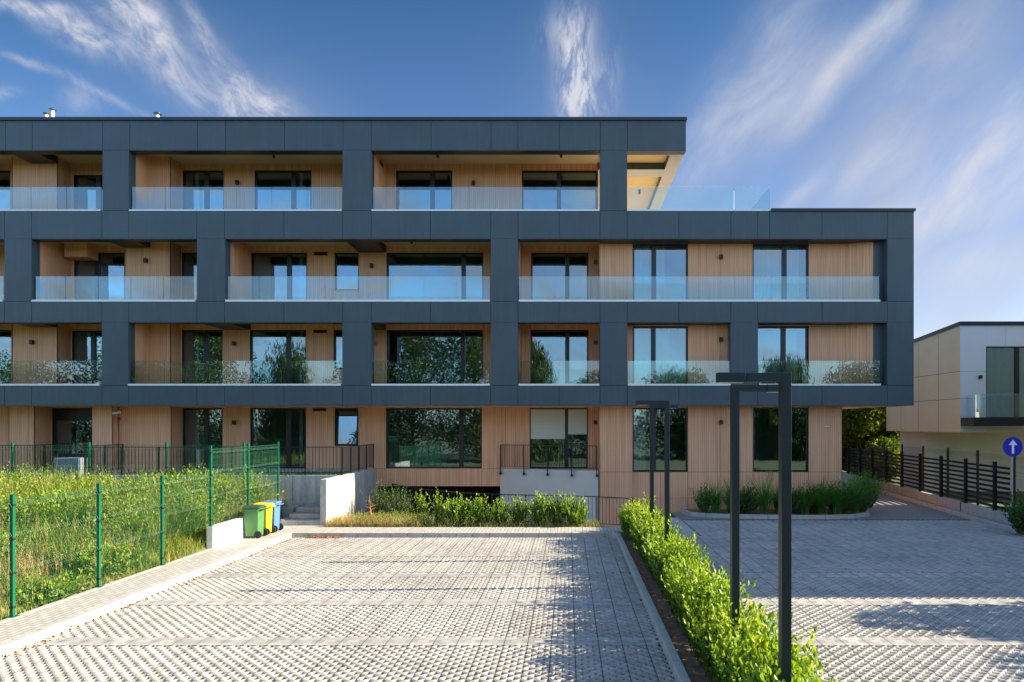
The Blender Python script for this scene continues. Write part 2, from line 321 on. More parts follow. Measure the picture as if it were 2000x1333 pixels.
# ------------------------------------------------------------------ ground, roads, paths
KX0, KX1, KD = -7.57, 1.30, 17.95                  # parking bay: left kerb, right kerb, far kerb
def sheet(name, rects, z, m, label=None):
    b = MB()
    for x0, x1, y0, y1 in rects: b.quad([(x0, y0, z), (x1, y0, z), (x1, y1, z), (x0, y1, z)])
    return setp(b.build(name, m, recalc=False), kind='structure')
sheet('ground', [(-900, 900, -900, 3.0), (-900, -8.6, 3.0, 19.1), (17, 900, 3.0, 19.1), (-900, -8.6, 19.1, 1500), (-8.6, 3.7, 36, 1500), (3.7, 900, 23.3, 1500), (17, 900, 19.1, 23.3)], -.08, 'ground')
sheet('gravel_bed', [(-8.6, 17, 3.0, 18.2), (3.0, 17, 18.2, 23.3)], -.032, 'gravel')

def lattice(name, inside, x0, x1, y0, y1, px=.1666, py=.0815, hole=.76, solid=()):
    """grid pavers: a net of diamond cells with open, walled holes"""
    vs, qs, mi = [], [], []; nrow = int((y1 - y0) / py); ncol = int((x1 - x0) / px)
    C = []
    for r in range(nrow + 1):
        y = y0 + r * py
        if any(a <= y <= b for a, b in solid): continue
        off = .5 if r % 2 else 0
        xs = x0 + (np.arange(ncol) + .5 + off) * px
        C.append(np.stack([xs, np.full(ncol, y)], 1))
    C = np.concatenate(C); C = C[inside(C[:, 0], C[:, 1])]
    n = len(C); jit = 1 + rng.normal(0, .035, n)
    dirs = np.array([(px / 2, 0), (0, py), (-px / 2, 0), (0, -py)])
    P = np.zeros((n, 12, 3), np.float32)
    zt = rng.normal(0, .0008, n)
    for k in range(4):
        P[:, k, :2] = C + dirs[k] * .997; P[:, k, 2] = 0
        P[:, 4 + k, :2] = C + dirs[k] * hole * jit[:, None]; P[:, 4 + k, 2] = zt
        P[:, 8 + k, :2] = C + dirs[k] * hole * .9; P[:, 8 + k, 2] = -.036
    Q = []
    for k in range(4):
        j = (k + 1) % 4; Q.append((k, j, 4 + j, 4 + k)); Q.append((4 + k, 4 + j, 8 + j, 8 + k))
    Q = np.array(Q); Q = (Q[None] + (np.arange(n) * 12)[:, None, None]).reshape(-1, 4)
    return setp(npmesh(name, P.reshape(-1, 3), Q, 'paver'), kind='structure')
rowD = [9.36, 11.42, 13.48, 15.54]
def solid_rows(name, x0, x1s, ds, step=.1666):
    b = MB()
    for d in ds:
        x1 = x1s(d)
        x = x0 + .004
        k = 0
        while x < x1 - .05:
            for j, (a, c) in enumerate(((-.172, -.056), (-.052, .052), (.056, .172))):
                w_ = step if j != 1 else step
                sh = step / 2 if j == 1 else 0
                xa, xb = x + sh, min(x + sh + w_ - .005, x1)
                if xb > xa + .02: b.box(xa, xb, d + a, d + c, -.05, .001, 1 if (j == 1 and k % 2) else 0)
            x += step; k += 1
    return setp(b.build(name, ['paver', 'paver_grey'], recalc=False), kind='structure')
sol = [(d - .16, d + .16) for d in rowD]
lattice('parking', lambda x, y: (x > KX0 + .02) & (x < KX1 - .02), KX0, KX1, 3.6, KD, solid=sol)
solid_rows('parking_rows', KX0, lambda d: KX1, rowD)
fx = lambda d: 13.1 + (d - 18.6) * .127            # line of the right kerb and fence
lattice('driveway', lambda x, y: (x > 2.9) & (x < fx(y) - .3) & ((x > 3.66) | (y < 18.15)), 2.9, 14.0, 3.6, 21.25, solid=sol)
solid_rows('driveway_rows', 2.9, lambda d: fx(d) - .3, rowD)
# joints between the paver blocks
b = MB()
for x in np.arange(KX0 + .3332, KX1, .3332): b.quad([(x - .004, 3.6, .0025), (x + .004, 3.6, .0025), (x + .004, KD, .0025), (x - .004, KD, .0025)])
for x in np.arange(2.9 + .3332, 12.6, .3332):
    y1_ = 18.15 if x < 3.66 else 21.25
    b.quad([(x - .004, 3.6, .0025), (x + .004, 3.6, .0025), (x + .004, y1_, .0025), (x - .004, y1_, .0025)])
setp(b.build('paver_joints', 'panel_back', recalc=False), kind='structure')
# small-paver lane beyond the drain line
b = MB(); ys = [21.3, 24, 28, 32, 38, 46]
for a, c in zip(ys[:-1], ys[1:]): b.quad([(3.6 if a < 23.2 else 9.4, a, -.004), (fx(a) - .25, a, -.004), (fx(c) - .25, c, -.004), (3.6 if a < 23.2 else 9.4, c, -.004)])
setp(b.build('driveway_lane', 'drive_brick', recalc=False), kind='structure')
setp(MB().box(3.7, 13.2, 21.22, 21.29, -.03, .002).build('drain_channel', 'panel_back'), kind='structure')
# concrete apron slab
setp(MB().box(2.3, 3.63, 18.15, 21.7, -.3, .012).build('concrete_apron', 'slab_concrete', bevel=.01), kind='structure')
# paths
sheet('path', [(-8.5, -7.70, 3.2, 18.08), (-8.5, 2.3, 18.08, 18.98), (-8.5, -7.12, 18.98, 19.31)], .12, 'path_brick')
b = MB()
d = 3.2
while d < 19.2: b.box(-8.62, -8.505, d + .003, min(d + .997, 19.25), -.06, .124); d += 1.0
d = 3.2
while d < 18.05: b.box(-7.695, KX0, d + .003, min(d + .447, 18.08), -.06, .128); d += .45
x = KX0 + .005
while x < 1.25: b.box(x + .003, min(x + .447, 1.28), KD, KD + .12, -.06, .128); x += .45
d = 3.2
while d < 17.7: b.box(KX1, KX1 + .12, d + .003, min(d + .447, 17.75), -.06, .135); d += .45
for k in range(5):                                  # rounded corner
    t0, t1 = R(18 * k), R(18 * (k + 1)); cx, cy, r0, r1 = 1.1, 17.75, .2, .32
    b.quad([(cx + r0 * math.cos(t0), cy + r0 * math.sin(t0), .135), (cx + r1 * math.cos(t0), cy + r1 * math.sin(t0), .135), (cx + r1 * math.cos(t1), cy + r1 * math.sin(t1), .135), (cx + r0 * math.cos(t1), cy + r0 * math.sin(t1), .135)])
    b.quad([(cx + r0 * math.cos(t0), cy + r0 * math.sin(t0), .135), (cx + r0 * math.cos(t1), cy + r0 * math.sin(t1), .135), (cx + r0 * math.cos(t1), cy + r0 * math.sin(t1), -.06), (cx + r0 * math.cos(t0), cy + r0 * math.sin(t0), -.06)])
d = 3.2
while d < 17.9: b.box(2.76, 2.86, d + .003, min(d + .997, 18.1), -.06, .06); d += 1.0
# kerb round the planting bed on the right, and along the fence
pts = [(4.0, 22.95), (4.15, 22.2), (4.6, 21.85), (5.6, 21.62), (7.0, 21.45), (8.4, 21.45), (9.4, 21.62), (10.1, 22.1), (10.45, 23.0), (10.5, 24.2), (10.4, 26.0)]
for (xa, ya_), (xb, yb) in zip(pts[:-1], pts[1:]):
    n_ = max(1, round(math.hypot(xb - xa, yb - ya_) / .5))
    for k in range(n_):
        p = (xa + (xb - xa) * k / n_, ya_ + (yb - ya_) * k / n_, .035); q = (xa + (xb - xa) * (k + .99) / n_, ya_ + (yb - ya_) * (k + .99) / n_, .035)
        b.bar(p, q, .1, .19)
for d in np.arange(16.6, 42, 1.0): b.bar((fx(d) - .32, d, .03), (fx(d + .99) - .32, d + .99, .03), .13, .17)
for k in range(4):
    t0, t1 = R(180 + 22 * k), R(180 + 22 * (k + 1)); b.bar((14.0 + 1.35 * math.cos(t0), 18.2 + 2.2 * math.sin(t0), .05), (14.0 + 1.35 * math.cos(t1), 18.2 + 2.2 * math.sin(t1), .05), .13, .2)
setp(b.build('kerb', 'kerb', bevel=.012), kind='structure')
# soil
rail = [(2.6, 19.15), (1.9, 19.4), (.7, 19.9), (-.1, 20.1), (-1.3, 20.3), (-2.5, 20.6), (-3.3, 20.95), (-4.0, 21.4), (-4.7, 21.95), (-5.4, 22.65), (-6.0, 23.4), (-6.5, 24.2)]
b = MB(); b.quad([(KX1 + .12, 3.2, .075), (2.76, 3.2, .075), (2.76, 18.08, .075), (KX1 + .12, 18.08, .075)])
for (xa, ya_), (xb, yb) in zip(rail[:-1], rail[1:]):
    b.quad([(xb, 18.98, .10), (xa, 18.98, .10), (xa, ya_, .02), (xb, yb, .02)]); b.quad([(xb, yb, .02), (xa, ya_, .02), (xa, ya_, -3), (xb, yb, -3)])
b.quad([(-7.12, 18.98, .10), (-6.5, 18.98, .10), (-6.5, 24.2, .02), (-7.12, 24.2, .02)])
for (xa, ya_), (xb, yb) in zip(pts[:-1], pts[1:]): b.quad([(xa, ya_, .09), (xb, yb, .09), (min(xb, 9.7), max(23.3, yb), .12), (min(xa, 9.7), max(23.3, ya_), .12)])
b.quad([(fx(19) - .25, 19, .05), (15.5, 19, .05), (15.5, 14.5, .05), (12.6, 16.2, .05)])
setp(b.build('soil', 'soil', recalc=False), kind='structure')
# ramp running down under the building
b = MB(); b.quad([(3.7, 18.6, -.02), (3.7, 36, -.02), (-8.6, 36, -3), (-8.6, 18.6, -3)]); setp(b.build('ramp', 'slab_concrete', recalc=False), kind='structure')
MB().box(-8.5, 1.2, 26.0, 26.2, -3.2, 1.19, 0).box(-8.5, 1.2, 24.6, 24.75, .78, 1.19).build('gap_shade_wall', 'panel_back', None)['kind'] = 'structure'  # black wall added under the building to keep the ramp gap dark
# overgrown field, rising to the back
def fz(x, y): return .06 + .52 * np.clip((y - 12.5) / 6.5, 0, 1) ** 1.3 * np.where(y < 15.75, np.clip((-8.65 - x) / 1.4, 0, 1), 1) + .05 * np.sin(x * 1.3 + y * .8) + .04 * np.sin(y * 2.1)
gx = np.concatenate([np.linspace(-40, -8.69, 49), [-8.63]]); gy = np.linspace(3, 20.75, 40); GX, GY = np.meshgrid(gx, gy); GZ = fz(GX, GY)
GZ[:, -1] = .08
ii = np.arange(39)[:, None] * 50 + np.arange(49)[None]; q = np.stack([ii, ii + 1, ii + 51, ii + 50], -1).reshape(-1, 4)
setp(npmesh('field', np.stack([GX, GY, GZ], -1).reshape(-1, 3), q, 'ground'), kind='structure')

# ------------------------------------------------------------------ apartment building
DF, DB, DW, DBX, DR = 22.5, 22.85, 24.3, 23.65, 23.1   # front cladding, its back, set-back wall, bay fronts, right-hand wall
LEFT = -34.0; REAR = 35.0
f4, f3, f2, f1 = Z(411, DF), Z(588, DF), Z(752, DF), 1.45
o4, o3, o2, o1 = Z(294, DF), Z(467, DF), Z(630, DF), Z(793, DF)   # underside of the frame at each floor
c4, c3, c2 = o4 + .25, o3 + .25, o2 + .2
BL = thing('apartment_building', 'four-storey apartment building clad in dark grey panels and wood battens with glass balconies', 'building', (0, DF, 0))
xF = lambda p: X(p, DF)
def panels(b, x0, x1, z0, z1, joints, g=.007):
    xs = sorted([x0] + [j for j in joints if x0 + .05 < j < x1 - .05] + [x1])
    for a, c in zip(xs[:-1], xs[1:]): b.box(a + g, c - g, DF, DF + .03, z0 + g, z1 - g)
    b.box(x0 + .01, x1 - .01, DF + .028, DB, z0 + .008, z1 - .008, 1)
def more(js): return [xF(j) for j in js] + [xF(js[0]) - d for d in (1.0, 3.2, 6.4, 7.4, 9.6, 12.0)]
J4 = more([10.5, 63, 200.5, 253.5, 385.5, 440.5, 555.5, 670, 725, 842, 959, 1011.6, 1092.4, 1172.5, 1225.6])
J3 = more([8.5, 61.5, 199, 251.5, 384.5, 438.5, 554.5, 669.5, 725, 841, 958.5, 1011.6, 1092, 1172, 1225, 1326, 1427.5, 1480, 1605.5, 1733])
XE, XO = xF(1785), xF(1340)
def wrap(name, fn):
    b = MB(); fn(b); return b
b = MB(); panels(b, LEFT, XO, o4, Z(236, DF), J4); b.build('roof_band', ['panel', 'panel_back'], BL)
b = MB(); panels(b, LEFT, xF(1503), o3, Z(412, DF), J3); panels(b, xF(1503), XE, o3, Z(413, DF), J3); b.build('floor_band', ['panel', 'panel_back'], BL)
b = MB(); panels(b, LEFT, XE, o2, Z(589, DF), J3); b.build('floor_band', ['panel', 'panel_back'], BL)
b = MB(); panels(b, LEFT, XE, o1, Z(753, DF), J3); b.build('floor_band', ['panel', 'panel_back'], BL)
P4 = [(-270, -217), (200, 252), (669, 725.5), (1172, 1225)]
P3 = [(-440, -387), (8.5, 62), (384.5, 440), (958.5, 1011.6), (1733, 1785)]
P2 = [(-270, -217), (198.5, 250.5), (668.5, 725), (958.5, 1011.5), (1171.5, 1225), (1427, 1480.5), (1733, 1785)]
for P_, za, zb in ((P4, Z(412, DF), o4), (P3, Z(589, DF), o3), (P2, Z(753, DF), o2)):
    for a, c in P_:
        b = MB(); x0, x1 = xF(a), xF(c); b.box(x0 + .007, x1 - .007, DF, DF + .03, za + .007, zb - .007)
        b.box(x0 + .01, x1 - .01, DF + .028, DB, za, zb, 1); b.box(x0, x0 + .012, DF + .01, DB, za, zb); b.box(x1 - .012, x1, DF + .01, DB, za, zb)
        b.build('column', ['panel', 'panel_back'], BL)
# undersides of the frame
b = MB()
for x1, z in ((XO, o4), (XE, o3), (XE, o2)): b.box(LEFT, x1, DF + .005, DB, z - .012, z + .006)
b.build('frame_soffit', 'cap', BL)
# right end wall of the frame, facing the sun
b = MB()
for za, zb in ((o1, f3), (f3, Z(413, DF))):
    for ya_ in np.arange(DF, REAR - .5, 2.5): b.box(XE - .035, XE, ya_ + .008, min(ya_ + 2.492, REAR), za + .008, zb - .008)
b.box(XE - .25, XE - .033, DF + .04, REAR, o1 + .01, Z(413, DF) - .01, 1); b.build('end_wall', ['panel', 'panel_back'], BL)
# caps
MB().box(LEFT, XO + .03, DF - .05, DF + .4, Z(236, DF), Z(230, DF)).box(XO - .4, XO + .03, DF + .4, REAR, Z(236, DF), Z(230, DF)).build('roof_cap', 'cap', BL)
MB().box(xF(1506), XE + .04, DF - .05, DF + .4, Z(413, DF), Z(408, DF)).box(XE - .4, XE + .04, DF + .4, REAR, Z(413, DF), Z(408, DF)).build('parapet_cap', 'cap', BL)
# slabs (ceiling below, floor above)
def slab(x0, x1, y0, z0, z1): MB().box(x0, x1, y0, REAR, z0, z1).build('floor_slab', 'ceiling', BL)
slab(LEFT, XE - .26, DB + .002, c3, f4 - .02); slab(LEFT, XE - .26, DB + .002, c2, f3 - .02); slab(LEFT, XE - .26, DB + .002, o1 + .004, f2 - .02)
slab(LEFT, -7.33, DW + .05, .6, f1); MB().box(-7.12, 1.05, DW + .3, REAR, 1.2, f1).box(1.12, 9.62, DR + .25, REAR, 1.2, f1).build('floor_slab', 'ceiling', BL)
MB().box(LEFT, 1.08, DB + .002, REAR, c4, Z(236, DF) - .02).build('roof', 'ceiling', BL)
# overhanging roof with recessed soffit fields, bounced sunlight coloured into them
b = MB(); zt = Z(236, DF) - .02
b.box(1.10, XO - .02, DB + .002, DB + .08, o4, zt); b.box(3.56, XO - .02, DB + .08, REAR, o4, zt, 1); b.box(1.10, 3.56, 24.2, 24.9, o4, zt, 1); b.box(1.10, 3.56, 24.19, 24.2, o4, zt - .01, 2)
b.box(1.10, 3.55, DB + .08, 24.19, c4, zt); b.box(1.10, 3.55, 24.9, REAR, c4, zt); b.box(3.545, 3.56, DB + .08, 24.19, o4 + .003, c4, 2); b.box(3.545, 3.56, 24.9, REAR, o4 + .003, c4, 2)
b.build('roof_overhang', ['soffit_sun_bounce', 'plaster', 'panel'], BL)
# cross beams
b = MB()
for p0, p1, zb, zc, y1 in ((8.5, 62, o4, c4, DBX), (199, 252, o3, c3, DBX), (669, 725.5, o3, c3, DW), (384.5, 440, o2, c2, DW), (669, 725.5, o2, c2, DW), (8.5, 62, o2, c2, DBX), (-270, -217, o3, c3, DW)):
    MB().box(xF(p0), xF(p1), DB + .001, y1 - .003, zb, zc + .002).build('cross_beam', 'cap', BL)

# walls with openings -------------------------------------------------
def wall(name, A, B, z0, z1, ops=(), jx=(), jz=(), m='wood', t=.22, g=.005, flip=1):
    """vertical panelled wall from A to B (plan points, left to right as seen); ops = (u0, u1, z0, z1)"""
    A, B = Vector((*A, 0)), Vector((*B, 0)); ln = (B - A).length; d = (B - A) / ln; nrm = Vector((-d.y, d.x, 0)) * flip   # points into the building
    us = {0, ln}; zs = {z0, z1}
    for a, c, e, f in ops: us |= {max(0, a), min(ln, c)}; zs |= {max(z0, e), min(z1, f)}
    js = {u for u in jx if .05 < u < ln - .05} | {0, ln}; us |= js; kz = {z for z in jz if z0 + .05 < z < z1 - .05}; zs |= kz
    us, zs = sorted(us), sorted(zs); b = MB()
    hole = lambda u, z: any(a < u < c and e < z < f for a, c, e, f in ops)
    P = lambda u, w_, z: tuple(A + d * u + nrm * w_ + Vector((0, 0, z)))
    for i in range(len(us) - 1):
        for j in range(len(zs) - 1):
            u0, u1, a, c = us[i], us[i + 1], zs[j], zs[j + 1]; um, zm = (u0 + u1) / 2, (a + c) / 2
            if hole(um, zm) or u1 - u0 < 1e-5 or c - a < 1e-5: continue
            l = g if (u0 in js and 0 < u0) else 0; r = g if (u1 in js and u1 < ln) else 0; bo = g if a in kz else 0; to = g if c in kz else 0
            b.quad([P(u0 + l, 0, a + bo), P(u1 - r, 0, a + bo), P(u1 - r, 0, c - to), P(u0 + l, 0, c - to)])
            b.quad([P(u0, .02, a), P(u1, .02, a), P(u1, .02, c), P(u0, .02, c)], 1)
            for cond, q in ((l or i == 0 or hole(us[i] - 1e-3, zm), [(u0 + l, a), (u0 + l, c)]), (r or i == len(us) - 2 or hole(us[i + 1] + 1e-3, zm), [(u1 - r, a), (u1 - r, c)]),
                            (bo or j == 0 or hole(um, a - 1e-3), [(u0, a + bo), (u1, a + bo)]), (to or j == len(zs) - 2 or hole(um, c + 1e-3), [(u0, c - to), (u1, c - to)])):
                if not cond: continue
                isop = (hole(us[i] - 1e-3, zm) if q[0][0] == q[1][0] and q[0][0] <= um else False) or (hole(us[i + 1] + 1e-3, zm) if q[0][0] == q[1][0] and q[0][0] > um else False) or (q[0][1] == q[1][1] and (hole(um, a - 1e-3) or hole(um, c + 1e-3)))
                dp = t if isop else .02
                b.quad([P(q[0][0], 0, q[0][1]), P(q[1][0], 0, q[1][1]), P(q[1][0], dp, q[1][1]), P(q[0][0], dp, q[0][1])], 2 if isop else 0)
    return b.build(name, [m, 'panel_back', 'frame'], BL, recalc=False)

NW = [0]
def window(px0, px1, D, z0, z1, mull=(), curtain=None, blind=None, tilt=False, cmat='curtain', par=None):
    """framed window set into a wall opening; mull = px of each mullion centre"""
    NW[0] += 1
    x0, x1 = X(px0, D), X(px1, D); fw = .05; y0, y1 = D + .05, D + .13
    b = MB().box(x0, x0 + fw, y0, y1, z0, z1).box(x1 - fw, x1, y0, y1, z0, z1).box(x0 + fw, x1 - fw, y0, y1, z1 - fw * 1.1, z1).box(x0 + fw, x1 - fw, y0, y1, z0, z0 + fw * 1.2)
    ms = [X(p, D) for p in mull]
    for mx_ in ms: b.box(mx_ - .08, mx_ + .08, y0 - .01, y1 - .01, z0 + fw, z1 - fw)
    fr = b.build('window', 'frame', par or BL)
    es = [x0 + fw] + [v for mx_ in ms for v in (mx_ - .08, mx_ + .08)] + [x1 - fw]
    for k in range(0, len(es), 2):
        a, c = es[k], es[k + 1]
        if tilt:                                    # bottom-hung sash leaning in
            q = MB(); dz = z1 - z0
            q.quad([(a, y0 + .03, z0 + .07), (c, y0 + .03, z0 + .07), (c, y0 + .13, z1 - .1), (a, y0 + .13, z1 - .1)]); q.build('pane', 'glass', fr, recalc=False)
            s = MB()
            for p, r_ in (((a, y0 + .02, z0 + .05), (c, y0 + .02, z0 + .05)), ((a, y0 + .12, z1 - .1), (c, y0 + .12, z1 - .1)), ((a + .02, y0 + .02, z0 + .05), (a + .02, y0 + .12, z1 - .1)), ((c - .02, y0 + .02, z0 + .05), (c - .02, y0 + .12, z1 - .1))): s.bar(p, r_, .05)
            s.build('sash', 'frame', fr)
        else:
            e = random.uniform(-.0025, .0025); e2 = random.uniform(-.002, .002); ym = (y0 + y1) / 2
            MB().quad([(a, ym + e, z0 + fw), (c, ym + e2, z0 + fw), (c, ym + e2 + .002, z1 - fw), (a, ym + e - .001, z1 - fw)]).build('pane', 'glass', fr, recalc=False)
        if blind:
            bz = blind[min(k // 2, len(blind) - 1)]; s = MB(); z = z1 - .05
            while z > bz: s.quad([(a - .02, y0 - .03, z), (c + .02, y0 - .03, z), (c + .02, y0 - .018, z - .05), (a - .02, y0 - .018, z - .05)]); s.quad([(a - .02, y0 - .018, z - .05), (c + .02, y0 - .018, z - .05), (c + .02, y0 - .03, z - .056), (a - .02, y0 - .03, z - .056)]); z -= .056
            s.box(a - .02, c + .02, y0 - .035, y0 - .012, z - .03, z)
            s.build('blind', 'blind', fr, recalc=False)
    if curtain:
        for ca, cb in curtain:
            xa, xb = X(ca, D), X(cb, D); n = max(8, int((xb - xa) / .035)); s = MB(); pr = None
            for i in range(n + 1):
                xx = xa + (xb - xa) * i / n; yy = D + .22 + .035 * math.sin(i * 1.9) + .015 * math.sin(i * .7)
                if pr: s.quad([(pr[0], pr[1], z0 + .03), (xx, yy, z0 + .03), (xx, yy, z1 + .1), (pr[0], pr[1], z1 + .1)])
                pr = (xx, yy)
            s.build('curtain', cmat, fr, smooth=True, recalc=False)
    return fr
def wl(px, py, D, nx=0, par=None):                  # black up-and-down wall light
    x, z = X(px, D), Z(py, D); b = MB()
    if nx: b.box(x - .14, x, D - .04, D + .06, z - .07, z + .07)
    else: b.box(x - .055, x + .055, D - .13, D - .02, z - .075, z + .075).box(x - .03, x + .03, D - .03, D + .002, z - .03, z + .03)
    b.build('wall_light', 'black_metal', par or BL, bevel=.006)
def vent(px0, px1, py0, py1, D):
    b = MB(); x0, x1, z0, z1 = X(px0, D), X(px1, D), Z(py1, D), Z(py0, D); b.box(x0, x1, D - .012, D + .01, z0, z1)
    for k in range(4): zz = z0 + (z1 - z0) * (k + .6) / 4.4; b.box(x0 + .01, x1 - .01, D - .025, D - .011, zz, zz + .012)
    b.build('vent_grille', 'black_metal', BL)

zt4, zt3, zt2 = Z(333.5, DW), Z(494, DW), Z(645, DW)
def uW(x): return x - LEFT
def mkops(lst, D=DW, x0=None): return [(X(a, D) - (LEFT if x0 is None else x0), X(c, D) - (LEFT if x0 is None else x0), z0, z1) for a, c, z0, z1 in lst]
# floor 4
ops = [(-60, 20, f4, zt4), (144, 240, f4, Z(342, DW)), (357, 437, f4, zt4), (497.5, 608, f4, zt4), (773.6, 883, f4, zt4), (1019.5, 1167, f4, zt4)]
wall('wood_wall', (LEFT, DW), (1.1, DW), f4 - .02, c4, mkops(ops), [uW(X(p, DW)) for p in (437, 497.5, 553, 608, 655, 773.6, 827, 883, 968, 1019.5, 1095)])
window(-60, 20, DW, f4, zt4, (-20,)); window(144, 240, DW, f4, Z(342, DW), (190,)); window(357, 437, DW, f4, zt4, (402,)); window(497.5, 608, DW, f4, zt4, (572,)); window(773.6, 883, DW, f4, zt4, (844,)); window(1019.5, 1166, DW, f4, zt4, (1091.5,))
# floor 3
ops = [(-60, 0, f3, zt3), (145, 243, f3, zt3), (355.6, 437, f3, zt3), (491.5, 599.6, f3, zt3), (653.6, 701, Z(568, DW), zt3), (755.6, 944, f3, zt3), (1037.5, 1149, f3, zt3)]
wall('wood_wall', (LEFT, DW), (1.08, DW), f3 - .02, c3, mkops(ops), [uW(X(p, DW)) for p in (491.5, 544, 600.5, 652.5, 703, 755, 815, 881, 944, 1037, 1092, 1149)])
window(-60, 0, DW, f3, zt3, (-30,)); window(145, 243, DW, f3, zt3, (188,)); window(355.6, 437, DW, f3, zt3, (400,)); window(491.5, 599.6, DW, f3, zt3, (563.5,)); window(653.6, 701, DW, Z(568, DW), zt3); window(755.6, 944, DW, f3, zt3, (905,)); window(1037.5, 1149, DW, f3, zt3, (1108,))
# floor 2
ops = [(-60, 22, f2, zt2), (141, 215, f2, Z(646, DW)), (355.6, 434.6, f2, zt2), (488.5, 598, f2, zt2), (652, 700, Z(721.5, DW), zt2), (755.6, 943, f2, zt2), (1036.6, 1149, f2, zt2)]
wall('wood_wall', (LEFT, DW), (1.08, DW), f2 - .02, c2, mkops(ops), [uW(X(p, DW)) for p in (434.6, 488.5, 543, 599, 651, 702, 752, 816, 880, 944, 1017, 1036, 1091, 1149)])
window(-60, 22, DW, f2, zt2, (-20,)); window(141, 215, DW, f2, Z(646, DW), (180,)); window(355.6, 434.6, DW, f2, zt2, (401,)); window(488.5, 598, DW, f2, zt2, (562,)); window(652, 700, DW, Z(721.5, DW), zt2); window(755.6, 943, DW, f2, zt2, (903.5,)); window(1036.6, 1149, DW, f2, zt2, (1108,))
# ground floor
zt1, zb1 = Z(797.5, DW), Z(915, DW)
ops = [(-60, 18, f1, zt1), (102, 214, f1, zt1), (354, 434.6, f1, zt1), (489.4, 597.5, f1, zt1), (653.6, 700, Z(871.5, DW), zt1), (754, 941, zb1, zt1), (1035, 1147.6, f1, zt1)]
zb0 = Z(950, DW)
wall('wood_wall', (LEFT, DW), (1.08, DW), zb0, o1 + .003, mkops(ops), [uW(X(p, DW)) for p in (434.6, 489, 598, 652, 701, 752, 814, 877, 941, 987, 1034.5, 1148)], [Z(915.8, DW)])
window(-60, 18, DW, f1, zt1, (-20,)); window(354, 434.6, DW, f1, zt1, (401,)); window(489.4, 597.5, DW, f1, zt1, (562,)); window(653.6, 700, DW, Z(871.5, DW), zt1, tilt=True); window(754, 941, DW, zb1, zt1, (900.5,)); window(1035, 1147.6, DW, f1, zt1, (1106.5,), blind=(Z(855, DW), Z(847, DW)))
# entrance door, a framed glazed screen
e = MB(); ex0, ex1 = X(103, DW), X(213, DW); e.box(ex0, ex0 + .07, DW + .04, DW + .14, f1, zt1 - .03).box(ex1 - .07, ex1, DW + .04, DW + .14, f1, zt1 - .03).box(ex0 + .07, ex1 - .07, DW + .04, DW + .14, Z(822, DW), zt1 - .03).box(ex0 + .07, ex1 - .07, DW + .04, DW + .14, f1, f1 + .55)
ed = e.build('entrance_door', 'frame', BL); MB().quad([(ex0 + .07, DW + .09, f1 + .55), (ex1 - .07, DW + .09, f1 + .55), (ex1 - .07, DW + .09, Z(822, DW)), (ex0 + .07, DW + .09, Z(822, DW))]).build('pane', 'glass', ed, recalc=False)
MB().bar((ex1 - .3, DW - .02, f1 + .8), (ex1 - .3, DW - .02, f1 + 1.5), .035, n=10).build('handle', 'steel', ed)
# projecting bays and side walls
def bay(x0, x1, y0, y1, z0, z1, jx=()):
    wall('bay_wall', (x0, y0), (x1, y0), z0, z1, jx=jx); wall('bay_wall', (x1, y0), (x1, y1), z0, z1); wall('bay_wall', (x0, y1), (x0, y0), z0, z1)
for z0, z1 in ((f4 - .02, c4), (f3 - .02, c3), (f2 - .02, c2)):
    bay(-20.07, -18.43, DBX, DW, z0, z1); bay(-16.0, -14.36, DBX, DW, z0, z1)
bay(-20.07, -19.15, 23.5, DW, f1, o1 + .003, (.72,)); bay(-16.95, -16.2, 23.3, DW, f1, o1 + .003); bay(-16.2, -14.3, 23.6, DW, f1, o1 + .003); bay(-22.2, -20.07, 24.0, DW, f1, o1 + .003)
s = lambda x, z0, z1, y0=DB + .004, y1=DW: wall('side_wall', (x, y1), (x, y0), z0, z1, flip=-1)
s(xF(252) + .001, f4 - .02, c4, y1=DBX); s(xF(725.5) + .001, f4 - .02, c4); s(xF(62) + .001, f3 - .02, c3); s(xF(440) + .001, f3 - .02, c3); s(xF(1011.6) + .001, f3 - .02, c3); s(xF(250.5) + .001, f2 - .02, c2, y1=DBX); s(xF(1011.5) + .001, f2 - .02, c2)
MB().box(X(133.6, 23.9), X(177, 23.9), 23.7, DW - .003, Z(503, 23.8), c3).build('bulkhead', 'wood', BL)
# right-hand wall, nearer the frame
def retw(z0, z1): wall('return_wall', (1.08, DW), (1.08, DR), z0, z1)
retw(f3 - .02, c3); retw(f2 - .02, c2); retw(-.6, o1 + .003)
uR = lambda p: X(p, DR) - 1.08
XR = X(1648, DR)
for z0, z1, zt_ in ((f3 - .02, o3 - .002, Z(477, DR)), (f2 - .02, o2 - .002, Z(638, DR))):
    ops = [(uR(1236), uR(1343.5), z0 + .02, zt_), (uR(1470), uR(1579), z0 + .02, zt_)]
    wall('wood_wall', (1.081, DR), (XR, DR), z0, z1, ops, [uR(p) for p in (1236, 1343.5, 1407, 1470, 1579)])
    wall('wood_wall', (XR, DR), (10.62, DB - .02), z0, z1)
    MB().box(10.62, xF(1733), DB - .03, DB + .3, z0, z1).build('reveal_panel', 'panel', BL)
    MB().box(1.1, 10.6, DB + .003, DR + .2, z1 - .001, z1 + .26).build('frame_soffit', 'cap', BL)
window(1236.5, 1343.3, DR, f3, Z(477, DR), (1277.5,), curtain=[(1238, 1270), (1282, 1300)]); window(1470, 1579, DR, f3, Z(477, DR), (1533,), curtain=[(1470, 1565)])
window(1236.5, 1343.3, DR, f2, Z(638, DR), (1276.5,), curtain=[(1240, 1275), (1282, 1340)]); window(1470, 1578, DR, f2, Z(638, DR), (1531,), curtain=[(1470, 1560)])
zb_ = Z(922, DR)
